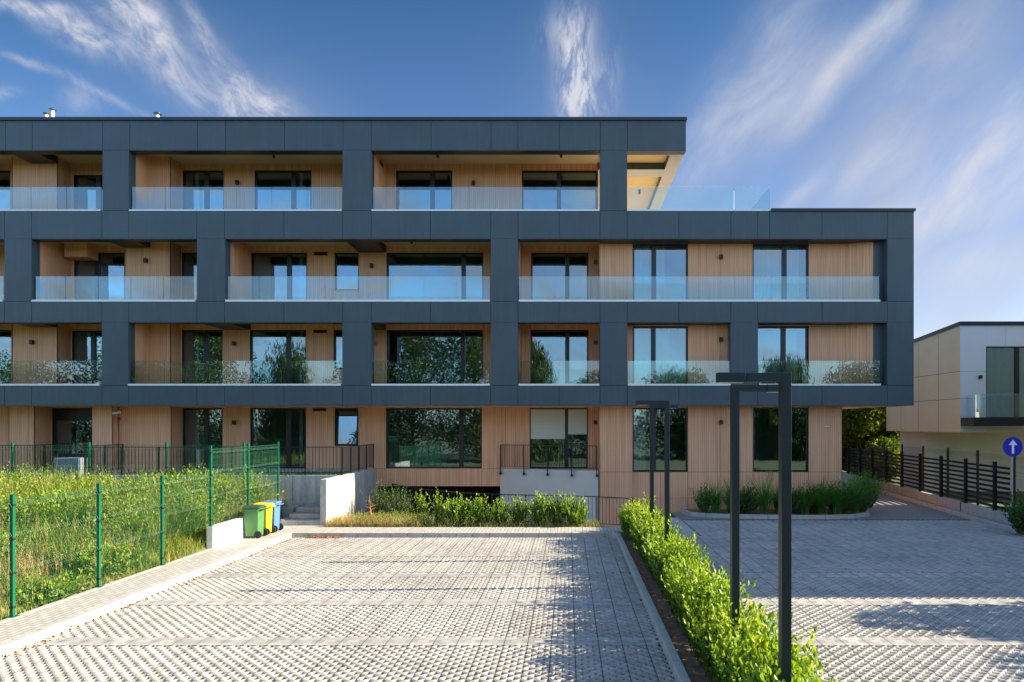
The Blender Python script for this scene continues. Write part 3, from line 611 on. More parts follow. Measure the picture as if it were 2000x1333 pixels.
ops = [(uR(1235.5), uR(1343), zb_, Z(797, DR)), (uR(1470.8), uR(1578.8), zb_, Z(796.5, DR))]
XG = X(1645, DR)
wall('wood_wall', (1.081, DR), (XG, DR), -.6, o1 + .003, ops, [uR(p) for p in (1236, 1290, 1343.5, 1407, 1470, 1579)], [zb_ - .005, Z(973.5, DR)])
window(1235.5, 1343, DR, zb_, Z(797, DR), (1277,), curtain=[(1238, 1262)]); window(1470.8, 1578.8, DR, zb_, Z(796.5, DR), (1534,))
wall('wood_wall', (XG, DR), (XG, REAR), -.1, o1 + .003, jx=(2.5, 5, 7.5)); MB().box(XG - .3, XG - .06, DR + .05, REAR, -.1, o1).build('core_wall', 'panel_back', BL)
# plaster wall of the small terrace over the ramp: runs slightly oblique
A, B_ = (X(977, DW - .02), DW - .02), (X(1168.5, DR - .02), DR - .02)
b = MB(); b.quad([(A[0], A[1], Z(915.5, A[1])), (B_[0], B_[1], Z(920, B_[1])), (B_[0], B_[1], -1.6), (A[0], A[1], -2)]); b.quad([(A[0], A[1], Z(915.5, A[1])), (B_[0], B_[1], Z(920, B_[1])), (1.06, DW, f1), (A[0], DW, f1)]); b.build('plaster_wall', 'plaster', BL, recalc=False)
# rooms behind the windows
b = MB()
for z0, z1, y0 in ((f4, c4, DW), (f3, c3, DW), (f2, c2, DW), (f1, o1, DW)):
    xe_ = 1.0 if z0 == f4 else 9.6
    b.quad([(LEFT, 28.6, z0), (xe_, 28.6, z0), (xe_, 28.6, z1), (LEFT, 28.6, z1)])
    for xx in (-24, -18.36, -13.9, -10.0, -7.35, -2.3, 1.25, 5.6): 
        if z0 == f4 and xx > 1.2: continue
        b.box(xx - .06, xx + .06, y0 + .23, 28.6, z0, z1 + .0)
b.build('room_walls', 'room_wall', BL, recalc=False)
b = MB()
for z0, x1 in ((f4, 1.0), (f3, 9.6), (f2, 9.6), (f1, 9.5)):
    b.quad([(LEFT, DW + .24, z0 + .004), (x1 if x1 < 2 else 1.05, DW + .24, z0 + .004), (x1 if x1 < 2 else 1.05, 28.6, z0 + .004), (LEFT, 28.6, z0 + .004)])
    if x1 > 2: b.quad([(1.05, DR + .24, z0 + .006), (x1, DR + .24, z0 + .006), (x1, 28.6, z0 + .006), (1.05, 28.6, z0 + .006)])
b.build('room_floor', 'room_floor', BL, recalc=False)
wall('side_wall', (1.1, DW), (1.1, REAR), f4 - .02, c4, m='plaster')
MB().box(LEFT, 11.6, REAR, REAR + .2, -.1, f4).box(LEFT, 1.1, REAR + .21, REAR + .4, f4, c4).build('rear_wall', 'plaster', BL)
# terrace floor tiles
MB().box(1.15, XE - .3, DB + .01, REAR - .01, f4 - .018, f4 - .006).build('terrace_floor', 'path_brick', BL)
# fittings
for a in ((465, 358, DW), (925, 359, DW), (286.6, 510, DBX), (727, 520, DW), (1407.5, 503, DR), (65, 669, DBX), (459, 671.6, DW), (729.5, 672, DW), (1407, 664, DR), (459, 825.6, DW), (1407.5, 825, DR)): wl(*a)
for py in (512, 669, 825): wl(1167, py, 23.6, 1)
for px, py, D, zc in ((535, 0, 23.3, c4), (855, 0, 23.3, c4), (1096, 0, 23.3, c4), (804, 0, 23.4, c3), (1249, 0, 27.0, c4)):
    MB().lathe((X(px, D), D, zc - .17), [(.045, 0), (.045, .17)], 14).build('ceiling_light', 'black_metal', BL)
vent(613.7, 639.5, 493, 499.5, DW); vent(612.5, 638.6, 645, 651, DW); vent(611.6, 637, 797.8, 803.5, DW)
MB().box(xF(725.5) + .002, xF(725.5) + .03, 23.45, 23.85, Z(323, 23.6), Z(315.5, 23.6)).build('vent_grille', 'black_metal', BL)
cm = MB(); cz = Z(806, 23.3); cx_ = X(232, 23.3); cm.lathe((cx_ + .03, 23.3, cz), [(.055, 0), (.055, -.03), (.03, -.05)], 14, 'y'); cm.bar((cx_ + .02, 23.24, cz - .01), (cx_ - .13, 23.16, cz - .045), .075, n=10); cm.build('security_camera', 'white_plastic', BL)
MB().lathe((X(232, 23.3), 23.3, Z(819, 23.3)), [(.065, 0), (.055, -.03), (.02, -.05)], 14, 'y').build('alarm_beacon', 'red_plastic', BL)
for px in (1613, 1618.3): MB().lathe((X(px, DR), DR, Z(834.5, DR)), [(.04, 0), (.04, -.02), (.022, -.025), (.02, -.05)], 14, 'y').build('wall_spout', 'steel', BL)

# glass balustrades ----------------------------------------------------
def balustrade(runs, zb, zt_, sill, name='balustrade'):
    for pts_ in runs:
        s = MB(); (xa, ya_), (xb, yb) = pts_[0], pts_[-1]
        for (p, q) in zip(pts_[:-1], pts_[1:]):
            if sill: s.bar((p[0], p[1] - .03, zb - .005), (q[0], q[1] - .03, zb - .005), .12, sill)
            else: s.bar((p[0], p[1], zb - .02), (q[0], q[1], zb - .02), .06, .05)
        fr = s.build(name, 'white_trim', BL)
        for (p, q) in zip(pts_[:-1], pts_[1:]):
            P, Q = Vector((*p, 0)), Vector((*q, 0)); ln = (Q - P).length; n = max(1, round(ln / 1.2)); d = (Q - P) / ln; nn = Vector((-d.y, d.x, 0)) * .007
            for k in range(n):
                a, c = P + d * (ln * k / n + .006), P + d * (ln * (k + 1) / n - .006); g_ = MB(); jz = Vector((0, 0, zt_)); bz = Vector((0, 0, zb + .015)); e1 = nn * random.uniform(-.3, .3)
                g_.quad([a + bz, c + bz, c + jz + e1, a + jz + e1]); 
                for u in (a, c): g_.quad([u + bz - nn, u + bz + nn, u + jz + nn, u + jz - nn], 1)
                g_.quad([a + jz - nn, c + jz - nn, c + jz + nn, a + jz + nn], 1)
                g_.build('glass_pane', ['rail_glass', 'glass_edge'], fr, recalc=False)
yb_ = DF + .09
def run(p0, p1): return [(X(p0, yb_), yb_), (X(p1, yb_), yb_)]
balustrade([run(-216, 199), run(254, 668.5), run(727, 1170.5)], f4 + .01, Z(365.6, yb_), .05)
xt = X(1503, yb_); balustrade([[(X(1225.5, yb_), yb_), (xt, yb_), (xt, 30.5)]], f4 + .01, Z(365.0, yb_), .05)
balustrade([run(-386, 7.5), run(64, 383.5), run(442, 957), run(1013.5, 1717)], f3 + .01, Z(540, yb_), .07)
balustrade([run(-216, 197), run(252, 667.5), run(726.5, 957), run(1013, 1170.5), run(1226, 1426.5), run(1481.5, 1718)], f2 + .01, Z(705, yb_), .06)

# roof vents
for k, (px, py, D, r_, tl) in enumerate(((91, 222, 27, .13, 0), (103, 214, 27.5, .13, 1), (308, 222, 27, .16, 0))):
    x, zt_ = X(px, D), Z(py, D); z0 = Z(236, DF) - .02
    t = thing('roof_vent', ['short flue with a tilted metal cowl on the flat roof, left of the taller one', 'tall pale flue with a flat metal cowl on the flat roof', 'single squat flue with a metal cowl standing alone on the flat roof'][k], 'roof vent', (x, D, z0), 'flues on the roof')
    MB().lathe((x, D, z0), [(.07, 0), (.065, zt_ - z0 - .03)], 14).build('pipe', 'white_plastic', t)
    MB().lathe((x, D, zt_ - .06), [(.05, 0), (r_, .03), (r_, .05), (.03, .08)], 16).build('cowl', 'lamp_paint', t)

# ------------------------------------------------------------------ terrace, walls, stairs (left)
t = thing('terrace', 'raised concrete terrace with a strip of grass along the ground-floor windows', 'terrace', (-12, 20.8, 0))
xl = X(155, 20.8)
b = MB()
for a, c in ((xl, -12.9), (-12.9, -10.3), (-10.3, -8.75), (-8.75, -7.33)): b.box(a + .006, c - .006, 20.8, 20.98, -.1, f1 + .02)
b.box(LEFT, X(100, 21.6), 21.6, 21.8, -.1, f1 + .02); b.build('retaining_wall', 'concrete', t)
MB().box(xl, -7.33, 20.98, DW - .003, .2, f1 - .05).box(LEFT, xl, 21.8, DW - .003, .2, f1 - .05).build('terrace_fill', 'soil', t)
MB().box(xl, -7.33, 23.2, DW - .004, f1 - .05, f1 + .01).box(LEFT, xl, 22.6, DW - .004, f1 - .05, f1 + .01).build('paving', 'kerb', t)
t = thing('concrete_wall', 'board-marked concrete retaining wall jutting out beside the steps, half sunlit', 'wall', (-7.2, 19.3, 0))
MB().box(-7.31, -7.12, 19.3, DW - .003, -.1, 1.475).build('wall', 'concrete', t, bevel=.012)
t = thing('concrete_block', 'smooth grey concrete block standing by the entrance behind the green fence', 'block', (X(129, 21), 21.2, 0))
MB().box(X(105, 20.9), X(153, 20.9), 20.9, 21.3, .1, Z(895, 20.9)).build('block', 'block_grey', t, bevel=.02)
t = thing('low_wall', 'low white rendered wall behind the wheelie bins carrying the green fence', 'wall', (-8.58, 15.7, 0))
MB().box(-8.66, -8.5, 15.68, 19.3, -.05, .645).build('wall', 'white_wall', t, bevel=.008)
t = thing('steps', 'short flight of three concrete steps between the white wall and the concrete wall', 'stairs', (-7.9, 19.3, .12))
for k, (d, z) in enumerate(((19.3, .27), (19.6, .42), (19.9, .57))):
    b = MB().box(-8.42 + k * .07, -7.313, d, 20.79 - .002 * k, z - .15 + (.001 if k else -.1), z); b.build('step', 'step', t, bevel=.01)
MB().box(-8.5, -8.36, 19.31, 20.79, .1, .30).box(-9.6, -8.36, 19.9, 20.78, .1, .565).build('stringer', 'step', t)

def railing(name, label, pts3, h, post_every=1.25, gap=.11, rad=.012, base=0.0, mt='black_metal', lift=.08, brackets=0, group=None):
    t = thing(name, label, 'railing', pts3[0], group); top = MB(); bars = MB(); 
    P = [Vector(p) for p in pts3]
    for a, c in zip(P[:-1], P[1:]):
        top.bar(a + Vector((0, 0, h)), c + Vector((0, 0, h)), .04, .025); top.bar(a + Vector((0, 0, lift)), c + Vector((0, 0, lift)), .03, .015)
    tot = sum((c - a).length for a, c in zip(P[:-1], P[1:]))
    def at(s):
        for a, c in zip(P[:-1], P[1:]):
            l = (c - a).length
            if s <= l + 1e-6: return a + (c - a) * (s / l)
            s -= l
        return P[-1]
    n = max(1, round(tot / post_every)); posts = []
    for k in range(n + 1):
        p = at(tot * k / n); q = MB(); q.bar(p + Vector((0, 0, -brackets)), p + Vector((0, 0, h)), .035)
        if brackets: q.box(p.x - .035, p.x + .05, p.y - .05, p.y + .04, p.z - brackets - .03, p.z - brackets + .05)
        q.build('post', mt, t)
    m_ = int(tot / gap)
    for k in range(m_):
        p = at((k + .5) * tot / m_); bars.bar(p + Vector((0, 0, lift)), p + Vector((0, 0, h)), rad)
    top.build('rail', mt, t); bars.build('bars', mt, t); return t
hr = 2.87 - .5
railing('railing', 'black barred railing along the front edge of the terrace behind the green fence', [(xl + .1, 20.9, 1.47), (-7.22, 20.9, 1.47)], .90)
railing('railing', 'black barred railing running back to the facade on top of the concrete wall', [(-7.2, 20.88, 1.475), (-7.2, 24.2, 1.475)], .885, .85, .1)
railing('railing', 'black barred railing with long brackets in front of the door with the half-closed blinds', [(A[0] + .02, A[1] - .07, Z(915.5, A[1]) + .02), (B_[0] - .06, B_[1] - .07, Z(920, B_[1]) + .02)], .86, .85, .1, brackets=.2)
railing('railing', 'long curved black railing guarding the ramp behind the shrubs', [(x_, y_, .02) for x_, y_ in rail[1:]], .885, 1.1, .11)
railing('railing', 'black barred railing left of the entrance in front of the dark window', [(X(-40, 21.7), 21.7, 1.47), (X(58, 21.7), 21.7, 1.47), (X(61, 21.7), 23.4, 1.47)], .93, 1.2, .1)
railing('railing', 'short low black railing touching the grey concrete block', [(X(86, 21.3), 21.3, 1.0), (X(105, 21.3), 21.3, 1.0)], .93, 1, .1)
railing('railing', 'black barred side railing running back beside the entrance door', [(xl + .08, 20.95, 1.47), (X(240, 22.9), 22.9, 1.47)], .93, 1, .1)

# ------------------------------------------------------------------ wheelie bins
def wheelie(y, body, lid, label):
    x0, x1 = -8.47, -8.09; t = thing('wheelie_bin', label, 'wheelie bin', (-8.27, y, .12), 'wheelie bins against the white wall')
    b = MB(); hw = .19; zt_ = .90
    v = [(x0 + .03, y - hw + .03, .16), (x1 - .02, y - hw + .03, .16), (x1 - .02, y + hw - .03, .16), (x0 + .03, y + hw - .03, .16), (x0 - .02, y - hw, zt_), (x1, y - hw, zt_), (x1, y + hw, zt_), (x0 - .02, y + hw, zt_)]
    k = len(b.v); b.v += v
    for q in ((0, 3, 2, 1), (4, 5, 6, 7), (0, 1, 5, 4), (1, 2, 6, 5), (2, 3, 7, 6), (3, 0, 4, 7)): b.f.append(tuple(k + i for i in q)); b.m.append(0)
    b.box(x0 - .04, x1 + .015, y - hw - .015, y + hw + .015, zt_ - .05, zt_ - .015)
    b.build('body', body, t, bevel=.018)
    l = MB(); k = len(l.v); l.v += [(x0 - .06, y - hw - .025, zt_), (x1 + .05, y - hw - .025, zt_), (x1 + .05, y + hw + .025, zt_), (x0 - .06, y + hw + .025, zt_), (x0 + .02, y - hw + .04, zt_ + .07), (x1 + .02, y - hw + .04, zt_ + .055), (x1 + .02, y + hw - .04, zt_ + .055), (x0 + .02, y + hw - .04, zt_ + .07)]
    for q in ((0, 3, 2, 1), (4, 5, 6, 7), (0, 1, 5, 4), (1, 2, 6, 5), (2, 3, 7, 6), (3, 0, 4, 7)): l.f.append(tuple(k + i for i in q)); l.m.append(0)
    l.build('lid', lid, t, bevel=.012)
    MB().bar((x1 + .09, y - .17, zt_ - .03), (x1 + .09, y + .17, zt_ - .03), .028, n=10).bar((x1, y - .15, zt_ - .04), (x1 + .09, y - .15, zt_ - .03), .025, n=8).bar((x1, y + .15, zt_ - .04), (x1 + .09, y + .15, zt_ - .03), .025, n=8).build('handle', lid, t)
    for sgn in (-1, 1):
        yy = y + sgn * (hw - .01); wo = MB().lathe((x1 - .01, yy - .022, .215), [(.06, 0), (.095, .005), (.095, .04), (.06, .045)], 22, 'y').build('wheel', 'rubber', t); MB().lathe((x1 - .01, yy - .027, .215), [(.03, 0), (.03, .055)], 16, 'y').build('hub', 'clamp', wo)
wheelie(17.28, 'bin_green', 'bin_lid_green', 'green wheelie bin with dark lid, nearest the camera')
wheelie(17.76, 'bin_yellow', 'bin_yellow', 'yellow wheelie bin between the green and the blue one')
wheelie(18.24, 'bin_blue', 'bin_blue', 'blue wheelie bin nearest the steps')

# ------------------------------------------------------------------ green mesh fences
def mesh_fence(name, label, cat, posts, zb, zt_, pm, wm, hw=.045, vgap=.05, wr=.006, vt=True, postw=.05, over=.06):
    """posts = plan points; zb, zt_ = functions of index giving foot and top"""
    t = thing(name, label, cat, (posts[0][0], posts[0][1], zb(0)))
    for k, (x, y) in enumerate(posts):
        b = MB(); b.bar((x, y, zb(k)), (x, y, zt_(k)), postw); b.box(x - postw * .55, x + postw * .55, y - postw * .55, y + postw * .55, zt_(k), zt_(k) + .012)
        b.box(x - .07, x + .07, y - .07, y + .07, zb(k), zb(k) + .01); po = b.build('post', pm, t)
        c = MB()
        for q in range(4):
            c = MB(); zz = zb(k) + .15 + (zt_(k) - zb(k) - .3) * q / 3; c.box(x - postw * .62, x + postw * .62, y - postw * .62, y + postw * .62, zz - .018, zz + .018).build('clamp', 'clamp', po)
    for k in range(len(posts) - 1):
        (xa, ya_), (xb, yb) = posts[k], posts[k + 1]; P, Q = Vector((xa, ya_, 0)), Vector((xb, yb, 0)); d = (Q - P); ln = d.length; d /= ln; nn = Vector((d.y, -d.x, 0))
        z0, z1 = max(zb(k), zb(k + 1)) if abs(zb(k) - zb(k + 1)) > .3 else (zb(k) + zb(k + 1)) / 2, min(zt_(k), zt_(k + 1)) - over
        z0 += .05; b = MB(); n = int(ln / vgap); zf = [z1 - .12, z0 + (z1 - z0) * .36, z0 + (z1 - z0) * .68] if vt else []
        lv = [z0]
        for q in sorted(zf): lv += [q - .05, q, q + .05]
        lv.append(z1)
        for i in range(1, n):
            p = P + d * (ln * i / n); pv = None
            for z in lv:
                c_ = p + Vector((0, 0, z)) + (nn * .035 if z in zf else Vector((0, 0, 0)))
                if pv is not None: b.bar(pv, c_, wr, n=3)
                pv = c_
        zz = z0
        hz = sorted(set([z0] + [q + e_ for q in zf for e_ in (-.05, .05)] + list(np.arange(z0 + .2, z1, .2)) + [z1 - .02]))
        for z in hz: b.bar(P + Vector((0, 0, z)), Q + Vector((0, 0, z)), wr * .8, n=3)
        b.build('mesh_panel', wm, t, recalc=False)
    return t
sp_ = [(-8.6, d) for d in (4.5, 6.4, 8.27, 10.14, 12.0, 13.87, 15.76, 17.6, 19.42)]
mesh_fence('mesh_fence', 'green wire mesh fence along the path, stepping up onto the white wall', 'fence', sp_, lambda k: .12 if k < 6 else .645, lambda k: 2.0 if k < 6 else 2.57, 'green_paint', 'wire_green')
bp_ = [(X(p, 19.5), 19.5) for p in (476, 325, 174, 24, -126, -276)]
mesh_fence('mesh_fence', 'green wire mesh fence across the back of the overgrown plot', 'fence', bp_, lambda k: .5, lambda k: 2.55, 'green_paint', 'wire_green')

# ------------------------------------------------------------------ right-hand boundary
t = thing('boundary_wall', 'low concrete wall beneath the brown slatted fence', 'wall', (fx(19.6), 19.6, 0))
b = MB()
for d in np.arange(19.6, 42, 2.8): b.bar((fx(d) + .05, d, .18), (fx(d + 2.79) + .05, d + 2.79, .18), .16, .46)
b.build('wall', 'slab_concrete', t, bevel=.008)
t = thing('slat_fence', 'dark brown fence of horizontal slats on the low concrete wall', 'fence', (fx(20.5), 20.5, .4))
ds = [19.75] + list(np.arange(20.5, 40, 1.9))
for d in ds[1:]: MB().bar((fx(d), d, .40), (fx(d), d, 1.93), .1, .07).build('post', 'brown_slat', t)
for k in range(9):
    z = .52 + k * .155; MB().bar((fx(ds[0]) + .06, ds[0], z), (fx(39.5) + .06, 39.5, z), .025, .075).build('slat', 'brown_slat', t)
mp = [(fx(d) + .16, d) for d in (18.6, 19.7, 21.9, 24.1, 26.3, 28.5, 30.7, 32.9)]
mesh_fence('mesh_fence', 'dark grey wire mesh fence close behind the slatted fence', 'fence', mp, lambda k: .4, lambda k: 2.22, 'dark_wire', 'dark_wire', vgap=.055, wr=.004, postw=.06)
# bollard
t = thing('bollard_light', 'small black bollard standing on the kerb by the slatted fence', 'bollard', (X(1879, 22.7), 22.7, .1)); MB().lathe((X(1879, 22.7), 22.7, .08), [(.06, 0), (.06, .33), (.05, .35)], 16).build('post', 'brown_slat', t)
# one-way sign
sx_, sy_ = X(1977, 19.0), 19.0
t = thing('road_sign', 'round blue road sign with a white upward arrow on a thin pole', 'sign', (sx_, sy_, .05))
MB().bar((sx_ + .0, sy_, .0), (sx_ + .0, sy_, 2.6), .05, n=12).build('pole', 'galv', t)
zc_ = Z(873, sy_); dk = MB().lathe((sx_, sy_ - .03, zc_), [(.285, 0), (.285, .012)], 40, 'y').build('disc', 'sign_blue', t)
b = MB(); ya_ = sy_ - .034
def flat(b, pts_, y, thick=.002):
    b.quad([(sx_ + u, y, zc_ + v) for u, v in pts_])
flat(b, [(-.035, -.20), (.035, -.20), (.035, .07), (-.035, .07)], ya_); flat(b, [(-.125, .05), (.125, .05), (0, .21)], ya_ - .001); b.build('arrow', 'sign_white', dk, recalc=False)

# neighbouring house
NX, ND = 16.5, 27.6
t = thing('neighbour_house', 'pale modern two-storey house with an overhanging upper floor beyond the slatted fence', 'house', (NX, ND, 0)); NB = t
zb_n, zt_n = Z(845, ND), Z(636, ND); zr = 6.95
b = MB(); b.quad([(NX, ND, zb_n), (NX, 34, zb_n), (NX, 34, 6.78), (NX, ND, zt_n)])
b.build('side_cladding', 'neigh_side_bounce', t, recalc=False)  # warm bounced sunlight is painted into this face's colour
b = MB()
for ya_, yb in ((ND, ND + .003),): pass
for z in (Z(725.6, ND), Z(779, ND)): b.box(NX - .004, NX + .001, ND, 34, z - .008, z + .008)
for y in (29.2, 30.9, 32.5): b.box(NX - .004, NX + .001, y - .006, y + .006, zb_n, zt_n - (y - ND) * .1)
b.build('cladding_joint', 'panel_back', t)
xw = X(1926, ND); g = .006; b = MB()
zj = [zb_n, Z(779, ND), Z(725.6, ND), zt_n]
for a, c in zip(zj[:-1], zj[1:]): b.box(NX + .001, xw - g, ND, ND + .04, a + g, c - g)
ztw = Z(677, ND); b.box(xw, xw + .80, ND, ND + .04, ztw, zt_n - g); b.box(xw + .812, xw + 1.9, ND, ND + .04, ztw, zt_n - g); b.box(xw + 1.912, 22.6, ND, ND + .04, ztw, zt_n - g)
b.box(NX + .01, xw, ND + .038, ND + .2, zb_n + .01, zt_n - .01, 1); b.box(xw, 22.6, ND + .038, ND + .2, ztw + .01, zt_n - .01, 1); b.box(22.6, 30, ND, ND + .2, 3.0, zt_n)
b.build('front_cladding', ['neigh_panel', 'panel_back'], t)
b = MB(); b.box(NX + .02, 30, ND + .2, 34, zb_n, zb_n + .25); b.box(NX + .02, 30, 33.8, 34, zb_n, 6.7); b.build('floor_slab', 'neigh_wall', t)
b = MB(); k = 0; b.quad([(NX - .05, ND - .06, zt_n), (30, ND - .06, zt_n), (30, ND - .06, zt_n + .16), (NX - .05, ND - .06, zt_n + .16)]); b.quad([(NX - .05, ND - .06, zt_n + .16), (30, ND - .06, zt_n + .16), (30, 34, 6.94), (NX - .05, 34, 6.94)]); b.quad([(NX - .05, ND - .06, zt_n), (NX - .05, ND - .06, zt_n + .16), (NX - .05, 34, 6.94), (NX - .05, 34, 6.78)]); b.quad([(NX - .05, ND - .06, zt_n), (30, ND - .06, zt_n), (30, 34, 6.78), (NX - .05, 34, 6.78)]); b.build('roof', 'cap', t, recalc=False)
window(1926.5, 2050, ND - .02, 3.35, ztw, (1988.5,), curtain=[(1928, 2045)], cmat='teal_curtain', par=t); wl(1913, 737, ND, par=t)
MB().box(X(1902, 26.7), 26, 26.7, ND - .003, 3.02, 3.38).build('balcony', 'black_metal', t)
b = MB().quad([(X(1915, 26.75), 26.75, 3.38), (25, 26.75, 3.38), (25, 26.75, 4.32), (X(1915, 26.75), 26.75, 4.32)]).quad([(X(1915, 26.75), 26.75, 3.38), (X(1915, 26.75), ND, 3.38), (X(1915, 26.75), ND, 4.32), (X(1915, 26.75), 26.75, 4.32)]); b.build('balcony_glass', 'rail_glass', t, recalc=False)
MB().bar((X(1915, 26.75), 26.75, 4.33), (25, 26.75, 4.33), .02).build('balcony_rail', 'galv', t)
MB().box(16.9, 30, 31.0, 31.2, -.1, zb_n - .002).box(16.9, 17.1, 31.2, 33.4, -.1, zb_n - .002).build('ground_floor_wall', 'neigh_wall', t)
# second house at the right, its shadow lies over the driveway
t = thing('side_house', 'pale flat-roofed house standing right of the driveway, out past the fence', 'house', (19, 12.4, 0))
MB().box(18.9, 27, 12.45, 25.4, -.1, 8.55).build('wall', 'neigh_wall', t); MB().box(18.8, 27.1, 12.35, 25.5, 8.55, 8.75).build('roof', 'cap', t)
for y in (14.5, 18, 21.5):
    for z in (1.0, 4.4): 
        wf = MB().box(18.86, 18.92, y - .8, y + .8, z, z + 1.8).build('window', 'frame', t); MB().quad([(18.85, y - .7, z + .1), (18.85, y + .7, z + .1), (18.85, y + .7, z + 1.7), (18.85, y - .7, z + 1.7)]).build('pane', 'glass', wf, recalc=False)

# ------------------------------------------------------------------ lamps
def lamp(x, y, sgn, label):
    t = thing('street_lamp', label, 'street lamp', (x, y, .05), 'angular post lamps standing in the hedge'); wd = .085; zt_ = 3.55
    p = MB().box(x - wd / 2, x + wd / 2, y - .05, y + .05, .05, zt_).box(x - .1, x + .1, y - .1, y + .1, .05, .07); p.build('post', 'lamp_paint', t, bevel=.003)
    xa = x + sgn * .0425 ; xe = x + sgn * .595
    a = MB().box(xa + sgn * .001, xa + sgn * .31, y - .049, y + .049, zt_ - .078, zt_ - .001).box(xa + sgn * .313, xe, y - .052, y + .052, zt_ - .082, zt_ + .001); ao = a.build('arm', 'lamp_paint', t, bevel=.003)
    MB().box(min(xa + sgn * .33, xe - sgn * .03), max(xa + sgn * .33, xe - sgn * .03), y - .04, y + .04, zt_ - .088, zt_ - .081).build('diffuser', 'white_plastic', ao)
lamp(1.90, 5.75, -1, 'nearest tall dark lamp post, its arm pointing left'); lamp(1.90, 7.48, 1, 'second dark lamp post from the camera, its arm pointing right')
lamp(1.88, 12.48, -1, 'third lamp post, small and far along the hedge, arm pointing left'); lamp(1.91, 14.99, 1, 'farthest lamp post in the hedge, arm pointing right')

# ------------------------------------------------------------------ foliage
def leafgeo(P, Dr, ln, wd, fold=.25):
    """folded leaf quads: P base (n,3), Dr direction (n,3)"""
    n = len(P); Dr = Dr / np.linalg.norm(Dr, axis=1, keepdims=True); rnd = rng.normal(size=(n, 3)); S = np.cross(Dr, rnd); S /= np.linalg.norm(S, axis=1, keepdims=True) + 1e-9; Nn = np.cross(S, Dr)
    ln = np.broadcast_to(ln, n)[:, None]; wd = np.broadcast_to(wd, n)[:, None]
    a, c = P + Dr * ln * .36, P + Dr * ln * .74; u = Nn * wd * fold; tip = P + Dr * ln - Nn * ln * .12
    v = np.stack([P, a + S * wd * .42 + u, c + S * wd * .46 + u * .6, tip, c - S * wd * .46 + u * .6, a - S * wd * .42 + u], 1)
    i = np.arange(n)[:, None] * 6; return v.reshape(-1, 3), np.concatenate([i + [[0, 1, 2, 3]], i + [[0, 3, 4, 5]]], 1).reshape(-1, 4)
def shoots(base, dirs, L_, nl, ll, lw, spread=.8, curve=.25, start=.15, droop=0.0):
    """leafy shoots -> leaf verts/tris plus stem points"""
    n = len(base); t = (np.linspace(start, 1, nl)[None] + rng.uniform(-.03, .03, (n, nl))); L_ = np.broadcast_to(L_, n)
    bend = rng.normal(0, curve, (n, 3)); bend[:, 2] = 0
    pos = base[:, None] + dirs[:, None] * (L_[:, None] * t)[..., None] + bend[:, None] * (L_[:, None] * t ** 2)[..., None]
    tang = dirs[:, None] + bend[:, None] * 2 * t[..., None]
    ang = np.arange(nl)[None] * 2.4 + rng.uniform(0, 6.28, (n, 1)); rad = np.stack([np.cos(ang), np.sin(ang), np.zeros_like(ang)], -1)
    sp_w = spread * (1.15 - .75 * t)[..., None]
    d = tang * .6 + rad * sp_w + rng.normal(0, .15, pos.shape); d[..., 2] += .15 - droop
    sz = ll * rng.uniform(.65, 1.2, (n, nl)) * (1.05 - .35 * t)
    return pos.reshape(-1, 3), d.reshape(-1, 3), sz.ravel(), lw / ll * sz.ravel()
def stems(base, dirs, L_, r):
    b = MB()
    for p, d, l in zip(base, dirs, np.broadcast_to(L_, len(base))): b.bar(p, Vector(p) + Vector(d) * float(l) * .85, r, n=4, taper=.3)
    return b
def unit(a): return a / np.linalg.norm(a, axis=1, keepdims=True)
def grow(parent, base, dirs, L_, nl, ll, lw, m, name='foliage', **k):
    v, q = leafgeo(*shoots(base, dirs, L_, nl, ll, lw, **k)); mi = None
    if m in ('hedge_leaf', 'broad_leaf'): m = [m, 'young_leaf']; mi = np.repeat(np.tile(np.arange(nl) > nl * .68, len(base)), 2).astype(np.int32)
    return npmesh(name, v, q, m, parent, mi)

# hedge: upright leafy shoots
T = thing('hedge', 'long low bright green laurel hedge in the strip between the parking bay and the driveway', 'hedge', (2.05, 6, .075))
nb = 2600
by = rng.uniform(4.2, 18.25, nb); bx = 1.90 + rng.uniform(-.26, .26, nb) - np.where(by > 16.8, .12, 0); lump = .80 + .10 * np.sin(by * 2.3) + .07 * np.sin(by * 5.1 + 1) + .05 * np.sin(by * 13) + rng.normal(0, .13, nb); out_ = (bx - 1.90) / .31
base = np.stack([bx, by, np.full(nb, .06)], 1); dirs = unit(np.stack([out_ * .14 + rng.normal(0, .07, nb), rng.normal(0, .14, nb), np.ones(nb)], 1)); LL = np.clip(lump, .45, 1.2) * (1 - .22 * np.abs(out_))
lowb = rng.uniform(0, .55, nb)
b0 = base + dirs * (LL * 0)[:, None]
v1 = shoots(b0, dirs, LL * 1.02, 16, .100, .056, spread=.85, curve=.10, start=.24)
P_, D_, s_, w_ = v1; v, q = leafgeo(P_, D_, s_, w_); npmesh('foliage', v, q, ['hedge_leaf', 'young_leaf'], T, np.repeat(np.tile(np.arange(16) > 10, nb), 2).astype(np.int32))
stems(base[:1200], dirs[:1200], LL[:1200], .014).build('stems', 'bark', T, recalc=False)

